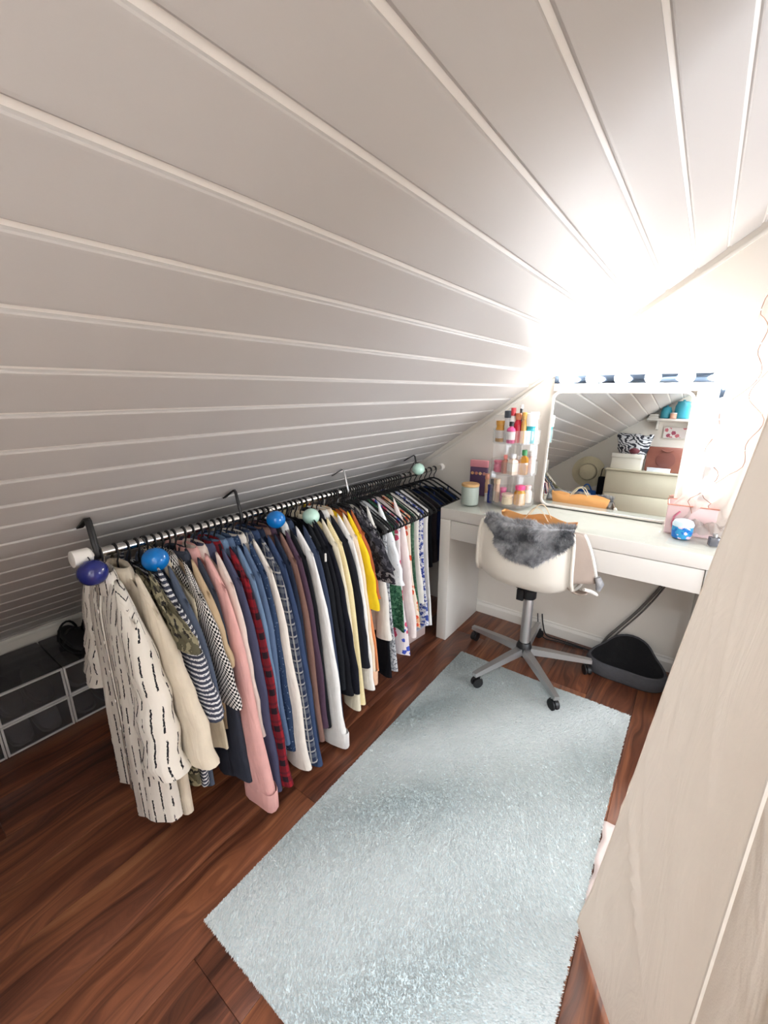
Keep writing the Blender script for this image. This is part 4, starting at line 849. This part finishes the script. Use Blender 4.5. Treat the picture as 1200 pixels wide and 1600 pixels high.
def cable(name, label, pts, r, mat):
    P_ = [Vector(p) for p in pts]; out = []
    for i in range(len(P_) - 1):
        p0, p1, p2, p3 = P_[max(0, i - 1)], P_[i], P_[i + 1], P_[min(len(P_) - 1, i + 2)]
        for q in range(8):
            t_ = q / 8; out.append(0.5 * ((2 * p1) + (p2 - p0) * t_ + (2 * p0 - 5 * p1 + 4 * p2 - p3) * t_ ** 2 + (3 * p1 - p0 - 3 * p2 + p3) * t_ ** 3))
    out.append(P_[-1]); o = MB().tube(out, r, 8).build(name, mat, smooth=True); return tag(o, label, 'cable')
mgc = M('grey_cable', (96, 92, 88), 0.6)
cable('cable', 'thick grey cable falling from the desk to the grey cushion', [(0.0, 2.315, 0.60), (-0.03, 2.318, 0.47), (-0.10, 2.312, 0.32), (-0.17, 2.305, 0.20), (-0.225, 2.30, 0.11), (-0.25, 2.29, 0.05)], 0.007, mgc)
cable('cable', 'second grey cable hanging beside the thick one under the desk', [(0.02, 2.318, 0.60), (-0.015, 2.326, 0.47), (-0.08, 2.322, 0.32), (-0.16, 2.317, 0.18), (-0.20, 2.314, 0.11), (-0.23, 2.30, 0.05)], 0.004, mgc)
cable('cable', 'black cable running along the skirting behind the chair', [(-0.575, 2.318, 0.12), (-0.56, 2.305, 0.06), (-0.53, 2.285, 0.012), (-0.46, 2.285, 0.008), (-0.38, 2.285, 0.008), (-0.30, 2.28, 0.008)], 0.004, m_black)
cable('cable', 'thin black wire lying beside the skirting cable', [(-0.60, 2.318, 0.115), (-0.585, 2.305, 0.05), (-0.54, 2.262, 0.006), (-0.45, 2.268, 0.006), (-0.33, 2.275, 0.006)], 0.003, m_black)

# ------------------------------------------------------------------ pale storage box under the far dresses
t = thing('storage_box', 'pale pinkish storage box on the floor under the far dresses', 'box', (-1.29, 1.75, 0), -0.12)
MB().box(-0.165, 0.165, -0.20, 0.165, 0, 0.055, 0.006).build('body', M('pale_pink_plastic', (198, 176, 170), 0.5), t)
MB().box(-0.17, 0.17, -0.205, 0.17, 0.0555, 0.066, 0.004).build('lid', M('pale_blue_lid', (186, 190, 204), 0.5), t)

# ------------------------------------------------------------------ clear shoe boxes under the eaves
m_smoke = clear('smoky_plastic', (196, 196, 200), 0.05, 0.10, 0.12); m_frame = M('shoe_box_frame', (210, 208, 206), 0.5)
XB0, XB1 = -2.262, -1.945; BWD, BHT = 0.225, 0.137
def shoe_box():
    t = thing('shoe_box', '', 'box', (0, 0, 0), 0, 'clear shoe boxes under the eaves')
    m = MB(); e = 0.009
    for y0, y1, z0, z1 in ((0.001, e, 0.001, BHT - 0.001), (BWD - e, BWD - 0.001, 0.001, BHT - 0.001), (e, BWD - e, 0.001, e), (e, BWD - e, BHT - e, BHT - 0.001)): m.box(-0.012, 0, y0, y1, z0, z1, 0.002)
    m.build('frame', m_frame, t)
    MB().box(-0.006, -0.003, e, BWD - e, e, BHT - e).build('door', m_smoke, t, smooth=False)
    m = MB(); D = XB1 - XB0
    m.box(-D, -0.013, 0.002, 0.004, 0.003, BHT - 0.003).box(-D, -0.013, BWD - 0.004, BWD - 0.002, 0.003, BHT - 0.003).box(-D, -D + 0.002, 0.0045, BWD - 0.0045, 0.003, BHT - 0.003).box(-D, -0.013, 0.0045, BWD - 0.0045, 0.001, 0.003)
    m.box(-D, -0.013, 0.0045, BWD - 0.0045, BHT - 0.003, BHT - 0.001); m.build('shell', m_smoke, t, smooth=False); return t
def shoe(name, label, loc, rz, c, sole, L=0.23, hi=0.07, heel=0.0, group=None):
    t = thing(name, label, 'shoe', loc, rz, group); rings = []
    for i in range(13):
        s = i / 12; x = L * s; wv = (0.028 + 0.012 * math.sin(PI * s ** 1.3)) * (1 if 0 < i < 12 else 0.6); h = (hi * (1 - s) ** 0.8 + 0.028 * (1 - (2 * s - 1) ** 2) + 0.014) * (0.8 if i in (0, 12) else 1); zb = 0.010 + heel * (1 - min(1, s * 1.8)) ** 1.5
        rings.append([(x, wv * sgp(math.cos(q * PI / 6), 0.9), zb + h * 0.5 * (1 + sgp(math.sin(q * PI / 6), 0.8))) for q in range(12)])
    MB().loft(rings).build('upper', M('shoe%d' % len(bpy.data.materials), c, 0.55), t)
    so = []
    for i in range(13):
        s = i / 12; wv = (0.030 + 0.012 * math.sin(PI * s ** 1.3)) * (1 if 0 < i < 12 else 0.6); zb = heel * (1 - min(1, s * 1.8)) ** 1.5; so.append([(L * s, -wv, zb), (L * s, wv, zb), (L * s, wv, zb + 0.0098), (L * s, -wv, zb + 0.0098)])
    MB().loft(so).build('sole', M('sole%d' % len(bpy.data.materials), sole, 0.7), t)
    if heel: MB().lathe([(0.008, 0), (0.016, heel)], 10, (0.018, 0, 0)).build('heel', M('heel%d' % len(bpy.data.materials), sole, 0.5), t)
    return t
col_lab = {-0.04: 'nearest column', 0.185: 'second column from the near end', 0.41: 'third column, beside the hanging shirts', 0.635: 'fourth column, behind the hanging shirts'}
sb = shoe_box(); firstb = True; scol = {(0.185, 0): ((214, 206, 200), (190, 180, 170)), (0.185, 1): ((60, 70, 70), (50, 50, 50)), (0.41, 0): ((70, 74, 84), (206, 200, 196)), (0.41, 1): ((150, 140, 110), (190, 180, 170)), (-0.04, 0): ((90, 80, 76), (60, 50, 46)), (-0.04, 1): ((120, 116, 110), (90, 86, 80)), (0.635, 0): ((40, 40, 44), (220, 216, 210)), (0.635, 1): ((160, 90, 90), (200, 190, 180))}
for y in col_lab:
    for q in (0, 1):
        b = sb if firstb else copy_tree(sb); firstb = False
        b.location = (XB1, y, 0.0005 + q * (BHT + 0.0005)); b['label'] = 'clear shoe box in the %s row, %s' % (('lower', 'upper')[q], col_lab[y])
        c_, s_2 = scol[(y, q)]
        for side, dy in (('near', 0.062), ('far', 0.158)):
            shoe('shoe', '%s shoe in the %s clear box, %s' % (side, ('lower', 'upper')[q], col_lab[y].split(',')[0]), (XB1 - 0.265, y + dy, 0.005 + q * (BHT + 0.0005)), 0, c_, s_2, 0.235, 0.045, group='shoes in the clear boxes')
ZS = 2 * (BHT + 0.001) + 0.001
s1 = shoe('sandal', 'black strappy sandal on top of the shoe boxes, nearer the camera', (-2.21, 0.50, ZS), 0.05, (18, 18, 22), (14, 14, 16), 0.22, 0.03, 0.0, 'black sandals on the shoe boxes')
s2 = shoe('sandal', 'black strappy sandal on top of the shoe boxes, beside the hanging shirt', (-2.20, 0.60, ZS), -0.1, (18, 18, 22), (14, 14, 16), 0.22, 0.045, 0.0, 'black sandals on the shoe boxes')
for s in (s1, s2):
    for x, r_, hh in ((0.05, 0.04, 0.085), (0.10, 0.038, 0.07)):
        MB().tube([(x + 0.012 * math.sin(PI * i / 10), r_ * math.cos(PI * i / 10), 0.012 + hh * math.sin(PI * i / 10)) for i in range(11)], 0.005, 6).build('strap', m_black, s)

# ------------------------------------------------------------------ far end of the room, seen in the mirror
YW = -0.985
m_cream = M('cream_lacquer', (222, 214, 190), 0.45)
dd = thing('chest_of_drawers', 'cream chest of drawers at the room end, seen in the mirror', 'dresser', (-0.36, YW, 0))
MB().box(-0.41, 0.41, 0.0, 0.40, 0, 0.965, 0.003).box(-0.42, 0.42, 0, 0.43, 0.9655, 0.988, 0.003).build('body', m_cream, dd)
for i in range(4):
    f = MB().box(-0.40, 0.40, 0.4005, 0.418, 0.02 + 0.237 * i, 0.02 + 0.237 * i + 0.230, 0.003).build('drawer', m_cream, dd)
ZTOP = 0.989
bx = thing('lidded_box', 'white lidded box on the left of the cream chest, seen in the mirror', 'box', (-0.60, -0.76, ZTOP), 0.05)
MB().box(-0.14, 0.14, -0.12, 0.12, 0, 0.12, 0.003).build('body', M('box_white', (236, 230, 218), 0.6), bx); MB().box(-0.145, 0.145, -0.125, 0.125, 0.1205, 0.165, 0.003).build('lid', M('box_lid', (240, 236, 226), 0.6), bx)
zb = thing('zebra_bag', 'black and white striped fabric bag on the white box, seen in the mirror', 'bag', (-0.575, -0.78, ZTOP + 0.166))
k = N('zebra'); wv = k.n('ShaderNodeTexWave'); wv.inputs['Scale'].default_value = 9; wv.inputs['Distortion'].default_value = 14; k.l(k.mapv(k.co('Object'), (1, 1, 1.6)), wv.inputs['Vector']); wv.bands_direction = 'DIAGONAL'; k.l(k.mix(k.math('GREATER_THAN', wv.outputs[1], 0.5), lin((40, 44, 56)), lin((214, 214, 218))), k.b.inputs['Base Color']); k.b.inputs['Roughness'].default_value = 0.8
rings = []
for z, a, b in ((0, 0.12, 0.07), (0.05, 0.15, 0.085), (0.12, 0.155, 0.08), (0.17, 0.165, 0.05), (0.205, 0.175, 0.015)): rings.append([(a * math.cos(q * PI / 14), b * math.sin(q * PI / 14), z + 0.02 * math.sin(q * 1.3) * (z > 0.15)) for q in range(28)])
MB().loft(rings).build('body', k.m, zb, smooth=True)
t = thing('burgundy_pouch', 'round burgundy pouch in front of the striped bag, seen in the mirror', 'pouch', (-0.545, -0.655, ZTOP + 0.166)); MB().sphere((0, 0, 0.032), 0.05, 18, 10, 0.62).build('body', M('burgundy', (108, 44, 56), 0.6), t); MB().tube([(-0.03, 0, 0.062), (0, 0, 0.068), (0.03, 0, 0.062)], 0.003, 6).build('zip', m_alu, t)
t = thing('leather_bag', 'brown leather handbag with a round flap, seen in the mirror', 'bag', (-0.26, -0.82, ZTOP)); m_lea = M('brown_leather', (124, 70, 56), 0.5, noise=0.1, bump=0.1)
MB().box(-0.18, 0.18, -0.06, 0.06, 0, 0.265, 0.02).build('body', m_lea, t); MB().lathe([(0.085, 0.061), (0.085, 0.068), (0.07, 0.072)], 24, (0, 0, 0.13), axis='y').build('flap', M('dark_leather', (108, 58, 48), 0.45), t)
MB().tube([(-0.05 + 0.10 * i / 12, 0.061 + 0.012 * math.sin(PI * i / 12), 0.235 - 0.02 * math.sin(PI * i / 12)) for i in range(13)], 0.006, 8).build('handle', m_lea, t)
t = thing('flat_box', 'flat white box lying before the leather handbag, seen in the mirror', 'box', (-0.30, -0.66, ZTOP)); MB().box(-0.10, 0.10, -0.06, 0.06, 0, 0.03, 0.003).build('body', M('flat_white', (222, 226, 236), 0.5), t); MB().box(-0.102, 0.102, -0.062, 0.062, 0.0302, 0.042, 0.003).build('lid', M('flat_lid', (228, 232, 240), 0.5), t)
sf = thing('wall_shelf', 'white wall shelf above the cream chest, seen in the mirror', 'shelf', (-0.19, YW - 0.014, 1.53)); MB().box(-0.31, 0.21, 0, 0.17, 0, 0.022, 0.002).build('board', m_white, sf)
for xx in (-0.22, 0.13): MB().box(xx, xx + 0.02, 0, 0.12, -0.09, -0.0005, 0.003).build('bracket', m_white, sf)
m_teal = M('teal_ceramic', (56, 150, 170), 0.3)
for (x, r_, h_, lb) in ((-0.34, 0.05, 0.11, 'short teal pot on the wall shelf, seen in the mirror'), (-0.20, 0.07, 0.17, 'tall teal jar on the wall shelf, seen in the mirror')):
    t = thing('pot', lb, 'pot', (x, -0.90, 1.5525)); MB().lathe([(r_ * 0.75, 0), (r_, 0.01), (r_, h_ * 0.8), (r_ * 0.8, h_)], 24).build('body', m_teal, t); MB().lathe([(r_ * 0.82, h_ + 0.0005), (r_ * 0.82, h_ + 0.012), (0.012, h_ + 0.02), (0.012, h_ + 0.032)], 20).build('lid', m_teal, t)
t = thing('pot', 'little peach pot between the teal pots, seen in the mirror', 'pot', (-0.27, -0.845, 1.5525)); MB().lathe([(0.025, 0), (0.03, 0.005), (0.03, 0.05)], 16).build('body', M('peach_pot', (226, 170, 146), 0.5), t); MB().lathe([(0.031, 0.0505), (0.031, 0.06)], 16).build('rim', m_wplast, t)
t = thing('pale_box', 'pale folded cloth at the shelf end under the slope, seen in the mirror', 'cloth', (-0.445, -0.90, 1.5525)); MB().box(-0.045, 0.045, -0.05, 0.05, 0, 0.025, 0.008).box(-0.042, 0.042, -0.048, 0.048, 0.0255, 0.045, 0.008).build('folds', M('pale_cloth', (222, 216, 208), 0.9), t)
pf = thing('picture_frame', 'white framed print with pink shapes below the shelf, seen in the mirror', 'picture', (-0.17, YW - 0.014, 1.355))
MB().box(-0.17, 0.17, 0, 0.016, 0, 0.012, 0.002).box(-0.17, 0.17, 0, 0.016, 0.118, 0.13, 0.002).box(-0.17, -0.158, 0, 0.016, 0.0121, 0.1179, 0.002).box(0.158, 0.17, 0, 0.016, 0.0121, 0.1179, 0.002).build('frame', m_white, pf)
MB().box(-0.1575, 0.1575, 0.002, 0.008, 0.0125, 0.1175).build('print', cloth('print_pink', (236, 230, 228), 'floral', (206, 120, 130), (170, 90, 110), 1.2), pf, smooth=False)
m_straw = M('straw', (222, 212, 182), 0.85, noise=0.1, nscale=70, bump=0.3)
def hat(x, z, R_, label, band):
    t = thing('sun_hat', label, 'hat', (x, YW - 0.015, z), rot=(-PI / 2, 0, 0))
    MB().lathe([(R_, 0.004), (R_, 0.008), (R_ * 0.56, 0.02), (R_ * 0.52, 0.03), (R_ * 0.48, 0.09), (R_ * 0.36, 0.105), (0.002, 0.108)], 36, caps=(False, True)).build('brim_and_crown', m_straw, t); MB().lathe([(R_ * 0.535, 0.022), (R_ * 0.515, 0.045)], 36, caps=(False, False)).build('band', band, t)
    t.rotation_euler = (-PI / 2, 0, 0); return t
hat(-1.02, 0.915, 0.185, 'wide straw sun hat on the end wall, seen in the mirror', m_black)
t = thing('black_bag', 'black bag hanging beside the chest, seen in the mirror', 'bag', (-0.835, -0.90, 0.66)); MB().box(-0.05, 0.05, -0.04, 0.04, 0, 0.22, 0.02).build('body', blackc, t); MB().tube([(-0.03, 0, 0.215), (-0.025, 0, 0.30), (0.0, 0, 0.33), (0.025, 0, 0.30), (0.03, 0, 0.215)], 0.006, 6).build('strap', m_black, t)
MB().lathe([(0.008, -0.075), (0.008, 0.0), (0.013, 0.008)], 10, (0, 0, 0.325), axis='y').build('wall_hook', m_alu, t)
t = thing('blue_bag', 'bright blue cloth bag on the floor by the chest, seen in the mirror', 'bag', (-0.96, -0.72, 0)); rings = []
for z, a, b in ((0, 0.13, 0.10), (0.1, 0.16, 0.12), (0.4, 0.15, 0.11), (0.6, 0.12, 0.08), (0.70, 0.10, 0.03)): rings.append([(a * math.cos(q * PI / 10), b * math.sin(q * PI / 10), z + 0.02 * math.sin(q * 1.1) * (z > 0.3)) for q in range(20)])
MB().loft(rings).build('body', cm('bluebag', (44, 92, 170)), t, smooth=True); MB().tube([(-0.06 + 0.12 * i / 10, 0, 0.69 + 0.09 * math.sin(PI * i / 10)) for i in range(11)], 0.008, 6).build('handle', cm('bluebag', (44, 92, 170)), t)
